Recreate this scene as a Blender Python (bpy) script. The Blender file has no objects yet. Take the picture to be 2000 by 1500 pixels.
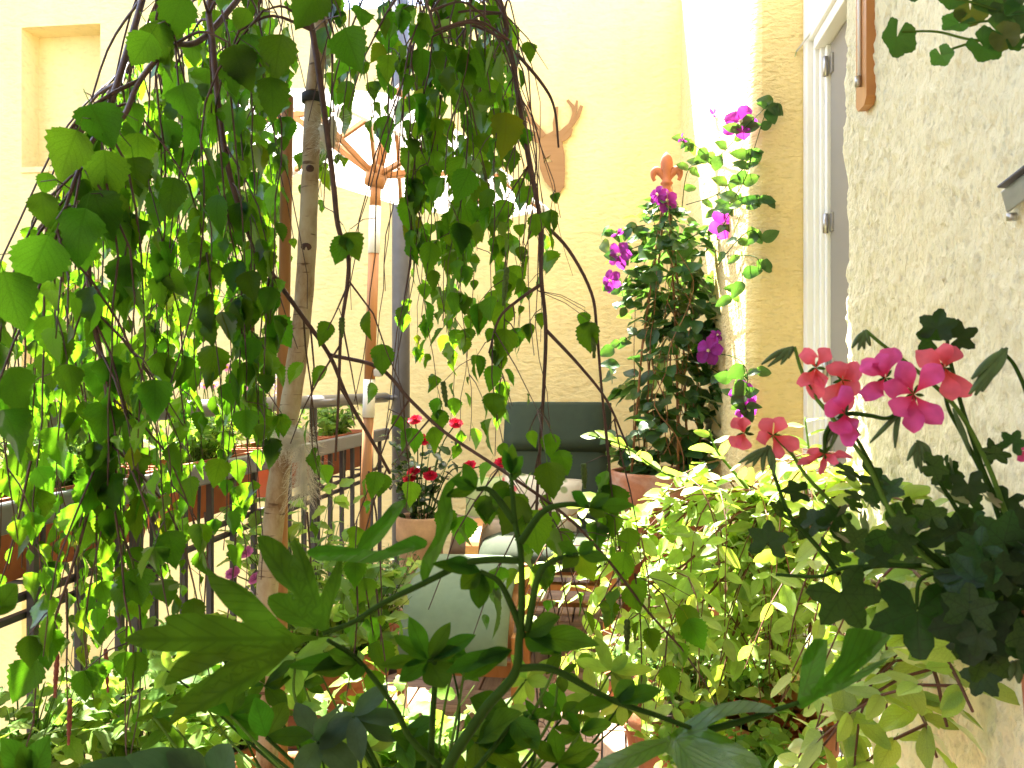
import bpy, bmesh, math, random
import numpy as np
from mathutils import Vector, Matrix, Euler

# ------------------------------------------------------------------ camera, sky, sun, exposure
S = bpy.context.scene
COL = S.collection
TH = math.radians(6.8); CT, ST = math.cos(TH), math.sin(TH)
H = 1.12; F = 1600.0
cam_d = bpy.data.cameras.new('camera'); cam = bpy.data.objects.new('camera', cam_d); COL.objects.link(cam)
cam.location = (0, 0, H); cam.rotation_euler = (math.pi/2, 0, TH)
cam_d.sensor_width = 36; cam_d.lens = 36*F/2000; cam_d.clip_end = 500; cam_d.clip_start = 0.02
cam_d.dof.use_dof = True; cam_d.dof.focus_distance = 1.9; cam_d.dof.aperture_fstop = 14.0
S.camera = cam

SUN = Vector((-0.34, 0.80, 1.50)).normalized()
sun_el = math.asin(SUN.z); sun_az = math.atan2(SUN.x, SUN.y)
world = bpy.data.worlds.new('World'); S.world = world; world.use_nodes = True
wn = world.node_tree; wn.nodes.clear()
sky = wn.nodes.new('ShaderNodeTexSky'); sky.sky_type = 'NISHITA'; sky.sun_disc = False
sky.sun_elevation = sun_el; sky.sun_rotation = sun_az; sky.air_density = 1.0; sky.dust_density = 1.6
bg = wn.nodes.new('ShaderNodeBackground'); bg.inputs[1].default_value = 0.105
wo = wn.nodes.new('ShaderNodeOutputWorld')
wn.links.new(sky.outputs[0], bg.inputs[0]); wn.links.new(bg.outputs[0], wo.inputs[0])
sl = bpy.data.lights.new('sun', 'SUN'); sl.energy = 5.0; sl.angle = math.radians(0.5); sl.color = (1, 0.94, 0.82)
so = bpy.data.objects.new('sun', sl); COL.objects.link(so)
so.rotation_euler = SUN.to_track_quat('Z', 'Y').to_euler(); so.location = (-3, 9, 15)
S.view_settings.view_transform = 'Standard'; S.view_settings.look = 'None'
S.view_settings.exposure = 3.5; S.view_settings.gamma = 1.0; S.view_settings.use_curve_mapping = False
S.render.engine = 'CYCLES'
S.cycles.max_bounces = 8; S.cycles.diffuse_bounces = 5; S.cycles.transmission_bounces = 5
S.cycles.transparent_max_bounces = 6; S.cycles.sample_clamp_indirect = 6.0
S.cycles.use_denoising = True

R = random.Random(7)
def U(a, b): return R.uniform(a, b)

def P(u, v, d):
    """pixel of the 2000x1500 photograph at camera depth d -> world point"""
    X = (u-1000)/F*d; Z = (750-v)/F*d
    return Vector((X*CT-d*ST, X*ST+d*CT, H+Z))
def PX(p):
    """world point -> pixel, depth"""
    p = Vector(p); d = -p.x*ST+p.y*CT; X = p.x*CT+p.y*ST
    return 1000+X/d*F, 750-(p.z-H)/d*F, d
def on_y(u, v, Y):
    a = P(u, v, 1.0); k = Y/a.y; return Vector((a.x*k, Y, H+(a.z-H)*k))
def on_x(u, v, X):
    a = P(u, v, 1.0); k = X/a.x; return Vector((X, a.y*k, H+(a.z-H)*k))

# ------------------------------------------------------------------ materials
def N(nt, typ, **kw):
    n = nt.nodes.new(typ)
    for k, v in kw.items():
        if k.startswith('i_'):
            key = k[2:]
            n.inputs[int(key) if key.isdigit() else key].default_value = v
        else: setattr(n, k, v)
    return n
def newmat(name):
    m = bpy.data.materials.new(name); m.use_nodes = True; nt = m.node_tree; nt.nodes.clear()
    out = nt.nodes.new('ShaderNodeOutputMaterial'); return m, nt, out
def rgba(c): return (c[0], c[1], c[2], 1)
def simple(name, col, rough=0.5, metal=0.0, var=0.12, scale=12, bump=0.0, bscale=120, spec=0.4, stretch=(1,1,1), coat=0):
    m, nt, out = newmat(name)
    tc = N(nt, 'ShaderNodeTexCoord'); mp = N(nt, 'ShaderNodeMapping'); mp.inputs['Scale'].default_value = stretch
    nt.links.new(tc.outputs['Object'], mp.inputs[0])
    n1 = N(nt, 'ShaderNodeTexNoise', i_Scale=scale, i_Detail=5.0)
    nt.links.new(mp.outputs[0], n1.inputs['Vector'])
    cr = N(nt, 'ShaderNodeValToRGB')
    cr.color_ramp.elements[0].position = 0.3; cr.color_ramp.elements[1].position = 0.7
    cr.color_ramp.elements[0].color = rgba([c*(1-var) for c in col]); cr.color_ramp.elements[1].color = rgba([min(1, c*(1+var)) for c in col])
    nt.links.new(n1.outputs[0], cr.inputs[0])
    p = N(nt, 'ShaderNodeBsdfPrincipled', i_Roughness=rough, i_Metallic=metal)
    p.inputs['Specular IOR Level'].default_value = spec
    nt.links.new(cr.outputs[0], p.inputs['Base Color'])
    if bump:
        n2 = N(nt, 'ShaderNodeTexNoise', i_Scale=bscale, i_Detail=4.0); nt.links.new(mp.outputs[0], n2.inputs['Vector'])
        b = N(nt, 'ShaderNodeBump', i_Strength=bump, i_Distance=0.004); nt.links.new(n2.outputs[0], b.inputs['Height'])
        nt.links.new(b.outputs[0], p.inputs['Normal'])
    nt.links.new(p.outputs[0], out.inputs[0]); return m

def stucco(name, col, col2, scale=40, strength=0.6, dist=0.01, squash=(1,1,1), rough=0.95, pits=0.88):
    m, nt, out = newmat(name)
    tc = N(nt, 'ShaderNodeTexCoord'); mp = N(nt, 'ShaderNodeMapping'); mp.inputs['Scale'].default_value = squash
    nt.links.new(tc.outputs['Object'], mp.inputs[0])
    big = N(nt, 'ShaderNodeTexNoise', i_Scale=1.3, i_Detail=6.0, i_Roughness=0.6); nt.links.new(tc.outputs['Object'], big.inputs['Vector'])
    f = N(nt, 'ShaderNodeTexNoise', i_Scale=scale, i_Detail=5.0, i_Roughness=0.55); nt.links.new(mp.outputs[0], f.inputs['Vector'])
    f2 = N(nt, 'ShaderNodeTexNoise', i_Scale=scale*0.27, i_Detail=4.0, i_Distortion=0.6); nt.links.new(mp.outputs[0], f2.inputs['Vector'])
    # trowel scratches: thin creases
    r = N(nt, 'ShaderNodeValToRGB'); r.color_ramp.elements[0].position = 0.47; r.color_ramp.elements[1].position = 0.53
    r.color_ramp.elements[0].color = (0,0,0,1); r.color_ramp.elements[1].color = (1,1,1,1)
    nt.links.new(f2.outputs[0], r.inputs[0])
    a = N(nt, 'ShaderNodeMath', operation='MULTIPLY_ADD'); a.inputs[1].default_value = 0.16
    nt.links.new(r.outputs[0], a.inputs[0]); nt.links.new(f.outputs[0], a.inputs[2])
    mx = N(nt, 'ShaderNodeMix', data_type='RGBA'); mx.inputs['A'].default_value = rgba(col); mx.inputs['B'].default_value = rgba(col2)
    nt.links.new(big.outputs[0], mx.inputs['Factor'])
    mps = N(nt, 'ShaderNodeMapping'); mps.inputs['Scale'].default_value = (3.1, 3.1, 0.35); nt.links.new(tc.outputs['Object'], mps.inputs[0])
    stn = N(nt, 'ShaderNodeTexNoise', i_Scale=1.6, i_Detail=6.0, i_Roughness=0.65); nt.links.new(mps.outputs[0], stn.inputs['Vector'])
    blo = N(nt, 'ShaderNodeTexNoise', i_Scale=3.4, i_Detail=8.0, i_Roughness=0.7); nt.links.new(tc.outputs['Object'], blo.inputs['Vector'])
    sm_ = N(nt, 'ShaderNodeMath', operation='MULTIPLY'); nt.links.new(stn.outputs[0], sm_.inputs[0]); nt.links.new(blo.outputs[0], sm_.inputs[1])
    sr_ = N(nt, 'ShaderNodeMapRange'); sr_.inputs['From Min'].default_value = 0.12; sr_.inputs['From Max'].default_value = 0.36; sr_.inputs['To Min'].default_value = 0.88; sr_.inputs['To Max'].default_value = 1.04
    nt.links.new(sm_.outputs[0], sr_.inputs['Value'])
    # dirt and AO-like shade painted into the pits of the render
    pit = N(nt, 'ShaderNodeMapRange'); pit.inputs['From Min'].default_value = 0.30; pit.inputs['From Max'].default_value = 0.46; pit.inputs['To Min'].default_value = pits; pit.inputs['To Max'].default_value = 1.0
    nt.links.new(f.outputs[0], pit.inputs['Value'])
    sv = N(nt, 'ShaderNodeMath', operation='MULTIPLY'); nt.links.new(sr_.outputs[0], sv.inputs[0]); nt.links.new(pit.outputs[0], sv.inputs[1])
    hs = N(nt, 'ShaderNodeHueSaturation'); nt.links.new(mx.outputs['Result'], hs.inputs['Color']); nt.links.new(sv.outputs[0], hs.inputs['Value'])
    p = N(nt, 'ShaderNodeBsdfPrincipled', i_Roughness=rough); p.inputs['Specular IOR Level'].default_value = 0.15
    nt.links.new(hs.outputs[0], p.inputs['Base Color'])
    b = N(nt, 'ShaderNodeBump', i_Strength=strength, i_Distance=dist); nt.links.new(a.outputs[0], b.inputs['Height'])
    nt.links.new(b.outputs[0], p.inputs['Normal']); nt.links.new(p.outputs[0], out.inputs[0]); return m

def wood(name, c1, c2, stretch=(2,30,30), rough=0.6, objvar=0.25, bump=0.15):
    m, nt, out = newmat(name)
    tc = N(nt, 'ShaderNodeTexCoord'); mp = N(nt, 'ShaderNodeMapping'); mp.inputs['Scale'].default_value = stretch
    oi = N(nt, 'ShaderNodeObjectInfo')
    ad = N(nt, 'ShaderNodeVectorMath', operation='ADD')
    nt.links.new(tc.outputs['Object'], ad.inputs[0]); nt.links.new(oi.outputs['Random'], ad.inputs[1])
    nt.links.new(ad.outputs[0], mp.inputs[0])
    n1 = N(nt, 'ShaderNodeTexNoise', i_Scale=3.0, i_Detail=6.0, i_Distortion=0.5); nt.links.new(mp.outputs[0], n1.inputs['Vector'])
    mx = N(nt, 'ShaderNodeMix', data_type='RGBA'); mx.inputs['A'].default_value = rgba(c1); mx.inputs['B'].default_value = rgba(c2)
    cr = N(nt, 'ShaderNodeValToRGB'); cr.color_ramp.elements[0].position = 0.32; cr.color_ramp.elements[1].position = 0.68
    nt.links.new(n1.outputs[0], cr.inputs[0]); nt.links.new(cr.outputs[0], mx.inputs['Factor'])
    hs = N(nt, 'ShaderNodeHueSaturation')
    mr = N(nt, 'ShaderNodeMapRange'); mr.inputs['To Min'].default_value = 1-objvar; mr.inputs['To Max'].default_value = 1+objvar
    nt.links.new(oi.outputs['Random'], mr.inputs['Value']); nt.links.new(mr.outputs[0], hs.inputs['Value'])
    nt.links.new(mx.outputs['Result'], hs.inputs['Color'])
    p = N(nt, 'ShaderNodeBsdfPrincipled', i_Roughness=rough); p.inputs['Specular IOR Level'].default_value = 0.3
    nt.links.new(hs.outputs[0], p.inputs['Base Color'])
    b = N(nt, 'ShaderNodeBump', i_Strength=bump, i_Distance=0.002); nt.links.new(n1.outputs[0], b.inputs['Height'])
    nt.links.new(b.outputs[0], p.inputs['Normal']); nt.links.new(p.outputs[0], out.inputs[0]); return m

def leafmat(name, dif, trn, tfac=0.5, gloss=0.06, rough=0.35, var=0.35, vein=0.25, veinfreq=9, petal=None, bumpy=0.3, yellow=True):
    """thin leaf: diffuse + translucent + a little gloss, veins from the leaf's own UV (u across -1..1 as 0..1, v along)"""
    m, nt, out = newmat(name)
    oi = N(nt, 'ShaderNodeObjectInfo'); ge = N(nt, 'ShaderNodeNewGeometry')
    ad = N(nt, 'ShaderNodeMath', operation='ADD'); nt.links.new(oi.outputs['Random'], ad.inputs[0]); nt.links.new(ge.outputs['Random Per Island'], ad.inputs[1])
    fr = N(nt, 'ShaderNodeMath', operation='FRACT'); nt.links.new(ad.outputs[0], fr.inputs[0])
    mr = N(nt, 'ShaderNodeMapRange'); mr.inputs['To Min'].default_value = 1-var; mr.inputs['To Max'].default_value = 1+var
    nt.links.new(fr.outputs[0], mr.inputs['Value'])
    hu = N(nt, 'ShaderNodeMapRange'); hu.inputs['To Min'].default_value = 0.484; hu.inputs['To Max'].default_value = 0.520
    fr2 = N(nt, 'ShaderNodeMath', operation='MULTIPLY'); fr2.inputs[1].default_value = 7.31; nt.links.new(fr.outputs[0], fr2.inputs[0])
    fr3 = N(nt, 'ShaderNodeMath', operation='FRACT'); nt.links.new(fr2.outputs[0], fr3.inputs[0]); nt.links.new(fr3.outputs[0], hu.inputs['Value'])
    uv = N(nt, 'ShaderNodeUVMap'); sp = N(nt, 'ShaderNodeSeparateXYZ'); nt.links.new(uv.outputs[0], sp.inputs[0])
    au = N(nt, 'ShaderNodeMath', operation='SUBTRACT'); au.inputs[1].default_value = 0.5; nt.links.new(sp.outputs[0], au.inputs[0])
    ab = N(nt, 'ShaderNodeMath', operation='ABSOLUTE'); nt.links.new(au.outputs[0], ab.inputs[0])
    ml = N(nt, 'ShaderNodeMath', operation='MULTIPLY_ADD'); ml.inputs[1].default_value = -0.9
    nt.links.new(ab.outputs[0], ml.inputs[0]); nt.links.new(sp.outputs[1], ml.inputs[2])
    sc = N(nt, 'ShaderNodeMath', operation='MULTIPLY'); sc.inputs[1].default_value = veinfreq; nt.links.new(ml.outputs[0], sc.inputs[0])
    pp = N(nt, 'ShaderNodeMath', operation='PINGPONG'); pp.inputs[1].default_value = 0.5; nt.links.new(sc.outputs[0], pp.inputs[0])
    v1 = N(nt, 'ShaderNodeMapRange', interpolation_type='SMOOTHSTEP'); v1.inputs['From Min'].default_value = 0.0; v1.inputs['From Max'].default_value = 0.12
    v1.inputs['To Min'].default_value = 1.0; v1.inputs['To Max'].default_value = 0.0; nt.links.new(pp.outputs[0], v1.inputs['Value'])
    v2 = N(nt, 'ShaderNodeMapRange', interpolation_type='SMOOTHSTEP'); v2.inputs['From Min'].default_value = 0.01; v2.inputs['From Max'].default_value = 0.04
    v2.inputs['To Min'].default_value = 1.0; v2.inputs['To Max'].default_value = 0.0; nt.links.new(ab.outputs[0], v2.inputs['Value'])
    vm = N(nt, 'ShaderNodeMath', operation='MAXIMUM'); nt.links.new(v1.outputs[0], vm.inputs[0]); nt.links.new(v2.outputs[0], vm.inputs[1])
    vs = N(nt, 'ShaderNodeMath', operation='MULTIPLY'); vs.inputs[1].default_value = vein; nt.links.new(vm.outputs[0], vs.inputs[0])
    tc = N(nt, 'ShaderNodeTexCoord')
    nz = N(nt, 'ShaderNodeTexNoise', i_Scale=55.0, i_Detail=3.0); nt.links.new(tc.outputs['Object'], nz.inputs['Vector'])
    nzr = N(nt, 'ShaderNodeMapRange'); nzr.inputs['To Min'].default_value = 0.6; nzr.inputs['To Max'].default_value = 1.4; nt.links.new(nz.outputs[0], nzr.inputs['Value'])
    vmul = N(nt, 'ShaderNodeMath', operation='MULTIPLY'); nt.links.new(mr.outputs[0], vmul.inputs[0]); nt.links.new(nzr.outputs[0], vmul.inputs[1])
    def tint(c, veinc):
        hs = N(nt, 'ShaderNodeHueSaturation')
        if petal is not None:
            pm = N(nt, 'ShaderNodeMix', data_type='RGBA'); pm.inputs['A'].default_value = rgba(petal); pm.inputs['B'].default_value = rgba(c)
            pr = N(nt, 'ShaderNodeMapRange', interpolation_type='SMOOTHSTEP'); pr.inputs['From Min'].default_value = 0.0; pr.inputs['From Max'].default_value = 0.75
            nt.links.new(sp.outputs[1], pr.inputs['Value']); nt.links.new(pr.outputs[0], pm.inputs['Factor'])
            nt.links.new(pm.outputs['Result'], hs.inputs['Color'])
        else: hs.inputs['Color'].default_value = rgba(c)
        nt.links.new(vmul.outputs[0], hs.inputs['Value'])
        if petal is None: nt.links.new(hu.outputs[0], hs.inputs['Hue'])
        mx = N(nt, 'ShaderNodeMix', data_type='RGBA'); mx.inputs['B'].default_value = rgba(veinc)
        nt.links.new(vs.outputs[0], mx.inputs['Factor']); nt.links.new(hs.outputs[0], mx.inputs['A'])
        if petal is not None or not yellow: return mx.outputs['Result']
        yl = N(nt, 'ShaderNodeMix', data_type='RGBA'); yl.inputs['B'].default_value = rgba((c[1]*1.5, c[1]*1.1, c[2]))
        gt_ = N(nt, 'ShaderNodeMapRange'); gt_.inputs['From Min'].default_value = 0.965; gt_.inputs['From Max'].default_value = 0.995; gt_.inputs['To Max'].default_value = 0.45; nt.links.new(fr3.outputs[0], gt_.inputs['Value'])
        nt.links.new(gt_.outputs[0], yl.inputs['Factor']); nt.links.new(mx.outputs['Result'], yl.inputs['A']); return yl.outputs['Result']
    cd = tint(dif, [c*0.5 for c in dif]); ct_ = tint(trn, [c*0.45 for c in trn])
    d = N(nt, 'ShaderNodeBsdfDiffuse'); t = N(nt, 'ShaderNodeBsdfTranslucent'); g = N(nt, 'ShaderNodeBsdfGlossy', i_Roughness=rough)
    nt.links.new(cd, d.inputs[0]); nt.links.new(ct_, t.inputs[0])
    bh = N(nt, 'ShaderNodeMath', operation='MULTIPLY_ADD'); bh.inputs[1].default_value = -0.6
    nt.links.new(vm.outputs[0], bh.inputs[0]); nt.links.new(nz.outputs[0], bh.inputs[2])
    b = N(nt, 'ShaderNodeBump', i_Strength=bumpy, i_Distance=0.001); nt.links.new(bh.outputs[0], b.inputs['Height'])
    nt.links.new(b.outputs[0], d.inputs['Normal']); nt.links.new(b.outputs[0], g.inputs['Normal'])
    ms = N(nt, 'ShaderNodeMixShader', i_0=tfac); nt.links.new(d.outputs[0], ms.inputs[1]); nt.links.new(t.outputs[0], ms.inputs[2])
    lw = N(nt, 'ShaderNodeFresnel', i_IOR=1.4)
    gm = N(nt, 'ShaderNodeMath', operation='MULTIPLY_ADD'); gm.inputs[1].default_value = gloss*6; gm.inputs[2].default_value = gloss*0.3; nt.links.new(lw.outputs[0], gm.inputs[0])
    m2 = N(nt, 'ShaderNodeMixShader'); nt.links.new(gm.outputs[0], m2.inputs[0]); nt.links.new(ms.outputs[0], m2.inputs[1]); nt.links.new(g.outputs[0], m2.inputs[2])
    nt.links.new(m2.outputs[0], out.inputs[0]); return m

M = {}
M['wall_far'] = stucco('yellow_stucco', (0.87, 0.71, 0.35), (0.82, 0.64, 0.27), scale=26, strength=0.65, dist=0.016, squash=(0.8, 1, 1.6))
M['wall_pier'] = stucco('ochre_stucco', (0.85, 0.68, 0.33), (0.80, 0.60, 0.25), scale=46, strength=1.0, dist=0.014, squash=(0.7, 0.7, 1.5))
M['wall_near'] = stucco('cream_stucco', (0.90, 0.83, 0.58), (0.86, 0.77, 0.50), scale=95, strength=1.0, dist=0.010, squash=(1, 1, 0.6), pits=0.78)
M['plaster'] = stucco('white_plaster', (0.8, 0.78, 0.72), (0.76, 0.74, 0.68), scale=60, strength=0.2)
M['white_paint'] = simple('white_paint', (0.80, 0.78, 0.72), 0.4, var=0.03, scale=5)
M['grey_paint'] = simple('grey_door_paint', (0.24, 0.215, 0.175), 0.45, var=0.05, scale=4)
M['steel'] = simple('brushed_steel', (0.45, 0.43, 0.40), 0.35, 0.9, var=0.1, scale=60)
M['rail'] = simple('grey_rail_paint', (0.13, 0.13, 0.145), 0.35, 0.0, var=0.08, scale=20, bump=0.1)
M['rail_dark'] = simple('dark_bar_paint', (0.045, 0.040, 0.044), 0.45, 0.0, var=0.12, scale=20, bump=0.1)
M['terracotta'] = simple('terracotta', (0.42, 0.17, 0.082), 0.85, var=0.22, scale=9, bump=0.35, bscale=90)
M['terracotta_pale'] = simple('pale_terracotta', (0.62, 0.40, 0.25), 0.85, var=0.15, scale=9, bump=0.35, bscale=90)
def mat_terra(name, col, bloom):
    m, nt, out = newmat(name); tc = N(nt, 'ShaderNodeTexCoord')
    n1 = N(nt, 'ShaderNodeTexNoise', i_Scale=11.0, i_Detail=7.0, i_Roughness=0.7); n2 = N(nt, 'ShaderNodeTexNoise', i_Scale=3.0, i_Detail=6.0, i_Roughness=0.6, i_Distortion=0.8); n3 = N(nt, 'ShaderNodeTexNoise', i_Scale=120.0, i_Detail=3.0)
    for n in (n1, n2, n3): nt.links.new(tc.outputs['Object'], n.inputs['Vector'])
    r1 = N(nt, 'ShaderNodeValToRGB'); r1.color_ramp.elements[0].position = 0.3; r1.color_ramp.elements[1].position = 0.7
    r1.color_ramp.elements[0].color = rgba([c*0.68 for c in col]); r1.color_ramp.elements[1].color = rgba([c*1.15 for c in col]); nt.links.new(n1.outputs[0], r1.inputs[0])
    r2 = N(nt, 'ShaderNodeMapRange'); r2.inputs['From Min'].default_value = 0.52; r2.inputs['From Max'].default_value = 0.72; r2.inputs['To Max'].default_value = bloom; nt.links.new(n2.outputs[0], r2.inputs['Value'])
    mx = N(nt, 'ShaderNodeMix', data_type='RGBA'); mx.inputs['B'].default_value = (0.52, 0.44, 0.36, 1); nt.links.new(r2.outputs[0], mx.inputs['Factor']); nt.links.new(r1.outputs[0], mx.inputs['A'])
    p = N(nt, 'ShaderNodeBsdfPrincipled', i_Roughness=0.9); p.inputs['Specular IOR Level'].default_value = 0.2; nt.links.new(mx.outputs['Result'], p.inputs['Base Color'])
    b = N(nt, 'ShaderNodeBump', i_Strength=0.5, i_Distance=0.003); nt.links.new(n3.outputs[0], b.inputs['Height']); nt.links.new(b.outputs[0], p.inputs['Normal']); nt.links.new(p.outputs[0], out.inputs[0]); return m
M['terracotta'] = mat_terra('terracotta_weathered', (0.38, 0.15, 0.072), 0.75); M['terracotta_pale'] = mat_terra('pale_terracotta_weathered', (0.58, 0.37, 0.23), 0.6)
M['finial_clay'] = simple('finial_clay', (0.36, 0.12, 0.05), 0.8, var=0.15, scale=20, bump=0.3)
M['box_terracotta'] = simple('planter_plastic', (0.36, 0.10, 0.035), 0.6, var=0.2, scale=8, bump=0.2)
M['soil'] = simple('soil', (0.035, 0.022, 0.014), 1.0, var=0.5, scale=60, bump=0.9, bscale=80)
M['deck'] = wood('deck_wood', (0.27, 0.17, 0.115), (0.42, 0.29, 0.20), stretch=(3, 26, 26), rough=0.7, objvar=0.3)
M['floor'] = simple('concrete', (0.10, 0.09, 0.08), 0.9, var=0.2, scale=6, bump=0.4)
M['chair_wood'] = wood('birch_veneer', (0.40, 0.17, 0.055), (0.50, 0.24, 0.085), stretch=(6, 6, 2), rough=0.4, objvar=0.08)
M['pole_wood'] = wood('orange_wood', (0.30, 0.13, 0.045), (0.38, 0.17, 0.06), stretch=(14, 14, 1.5), rough=0.45, objvar=0.1)
M['stake_wood'] = wood('stake_wood', (0.25, 0.11, 0.04), (0.36, 0.17, 0.065), stretch=(16, 16, 1.5), rough=0.6, objvar=0.1)
M['stag_wood'] = wood('tan_board', (0.29, 0.155, 0.06), (0.33, 0.18, 0.072), stretch=(2, 2, 14), rough=0.7, objvar=0.02)
M['twig'] = simple('brown_twig', (0.055, 0.024, 0.018), 0.6, var=0.4, scale=60, bump=0.3, bscale=300)
M['twig_red'] = simple('willow_twig', (0.13, 0.05, 0.03), 0.6, var=0.3, scale=60)
M['green_stem'] = simple('green_stem', (0.07, 0.13, 0.02), 0.7, var=0.25, scale=25, spec=0.05)
M['dark_stem'] = simple('dark_green_stem', (0.022, 0.050, 0.007), 0.7, var=0.25, scale=25, spec=0.05)
M['vine'] = simple('vine_stem', (0.22, 0.10, 0.04), 0.7, var=0.3, scale=40)
M['string'] = simple('green_string', (0.35, 0.42, 0.15), 0.8, var=0.1)
M['wire'] = simple('pale_wire', (0.6, 0.58, 0.5), 0.5, var=0.05)
M['rubber'] = simple('black_tie', (0.02, 0.02, 0.02), 0.7)
M['catkin'] = simple('catkin_brown', (0.16, 0.045, 0.03), 0.9, var=0.4, scale=200)
M['catkin_green'] = simple('catkin_green', (0.06, 0.10, 0.018), 0.85, var=0.4, scale=220, bump=0.8, bscale=600)
M['cushion'] = simple('green_cushion', (0.026, 0.039, 0.017), 0.85, var=0.08, scale=30, bump=0.25, bscale=700)
M['cushion_pale'] = simple('pale_green_cushion', (0.15, 0.205, 0.12), 0.85, var=0.06, scale=30, bump=0.25, bscale=700)
M['bud_cream'] = simple('cream_stamen', (0.7, 0.65, 0.4), 0.7)
M['bud_green'] = simple('green_bud', (0.05, 0.09, 0.025), 0.6, var=0.35, scale=50)
M['black'] = simple('black_plastic', (0.03, 0.03, 0.03), 0.4)

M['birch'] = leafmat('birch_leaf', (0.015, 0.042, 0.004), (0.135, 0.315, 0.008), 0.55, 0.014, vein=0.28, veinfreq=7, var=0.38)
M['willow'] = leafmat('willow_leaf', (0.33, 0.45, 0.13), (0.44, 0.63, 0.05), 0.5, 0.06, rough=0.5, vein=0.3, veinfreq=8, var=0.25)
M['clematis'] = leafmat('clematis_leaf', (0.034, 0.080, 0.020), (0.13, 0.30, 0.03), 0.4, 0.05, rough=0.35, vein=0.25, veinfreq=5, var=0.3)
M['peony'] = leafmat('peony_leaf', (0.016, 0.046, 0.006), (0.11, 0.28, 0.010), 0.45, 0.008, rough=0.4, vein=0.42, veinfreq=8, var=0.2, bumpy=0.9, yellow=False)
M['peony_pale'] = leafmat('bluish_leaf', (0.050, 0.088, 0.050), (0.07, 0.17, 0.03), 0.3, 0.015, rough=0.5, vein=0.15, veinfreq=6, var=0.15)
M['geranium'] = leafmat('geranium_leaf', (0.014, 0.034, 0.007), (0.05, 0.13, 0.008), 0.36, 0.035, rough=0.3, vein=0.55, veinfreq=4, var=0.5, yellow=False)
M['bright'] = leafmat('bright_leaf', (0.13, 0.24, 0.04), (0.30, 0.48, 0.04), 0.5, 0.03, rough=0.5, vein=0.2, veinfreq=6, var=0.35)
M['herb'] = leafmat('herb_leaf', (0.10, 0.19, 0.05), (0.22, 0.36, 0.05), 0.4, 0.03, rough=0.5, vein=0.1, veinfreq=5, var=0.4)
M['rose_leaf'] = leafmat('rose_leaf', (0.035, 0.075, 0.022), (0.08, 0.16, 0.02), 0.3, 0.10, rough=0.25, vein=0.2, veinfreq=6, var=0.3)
M['petal_pink'] = leafmat('pink_petal', (0.62, 0.075, 0.30), (0.78, 0.13, 0.40), 0.5, 0.012, rough=0.5, vein=0.10, veinfreq=0.01, var=0.2, petal=(0.58, 0.02, 0.05), bumpy=0.2)
M['petal_coral'] = leafmat('coral_petal', (0.66, 0.12, 0.20), (0.82, 0.17, 0.24), 0.5, 0.012, rough=0.5, vein=0.10, veinfreq=0.01, var=0.12, petal=(0.66, 0.05, 0.03), bumpy=0.2)
M['petal_purple'] = leafmat('purple_petal', (0.30, 0.03, 0.30), (0.50, 0.05, 0.46), 0.5, 0.02, rough=0.5, vein=0.15, veinfreq=0.01, var=0.2, petal=(0.24, 0.02, 0.20), bumpy=0.3)
M['petal_red'] = leafmat('red_petal', (0.55, 0.012, 0.045), (0.7, 0.02, 0.05), 0.4, 0.02, rough=0.5, vein=0.0, veinfreq=0.01, var=0.25, petal=(0.5, 0.01, 0.03), bumpy=0.3)
M['petal_aster'] = leafmat('aster_petal', (0.70, 0.22, 0.52), (0.8, 0.3, 0.6), 0.5, 0.02, rough=0.5, vein=0.0, veinfreq=0.01, var=0.2, petal=(0.7, 0.3, 0.55), bumpy=0.1)
M['petal_lilac'] = leafmat('lilac_petal', (0.30, 0.16, 0.40), (0.4, 0.2, 0.5), 0.4, 0.02, rough=0.5, vein=0.0, veinfreq=0.01, var=0.3, petal=(0.3, 0.15, 0.4), bumpy=0.1)
M['dry'] = leafmat('dry_leaf', (0.30, 0.09, 0.03), (0.40, 0.10, 0.03), 0.4, 0.02, rough=0.6, vein=0.2, veinfreq=6, var=0.4)
M['yellow_centre'] = simple('yellow_centre', (0.7, 0.42, 0.03), 0.8)

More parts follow.
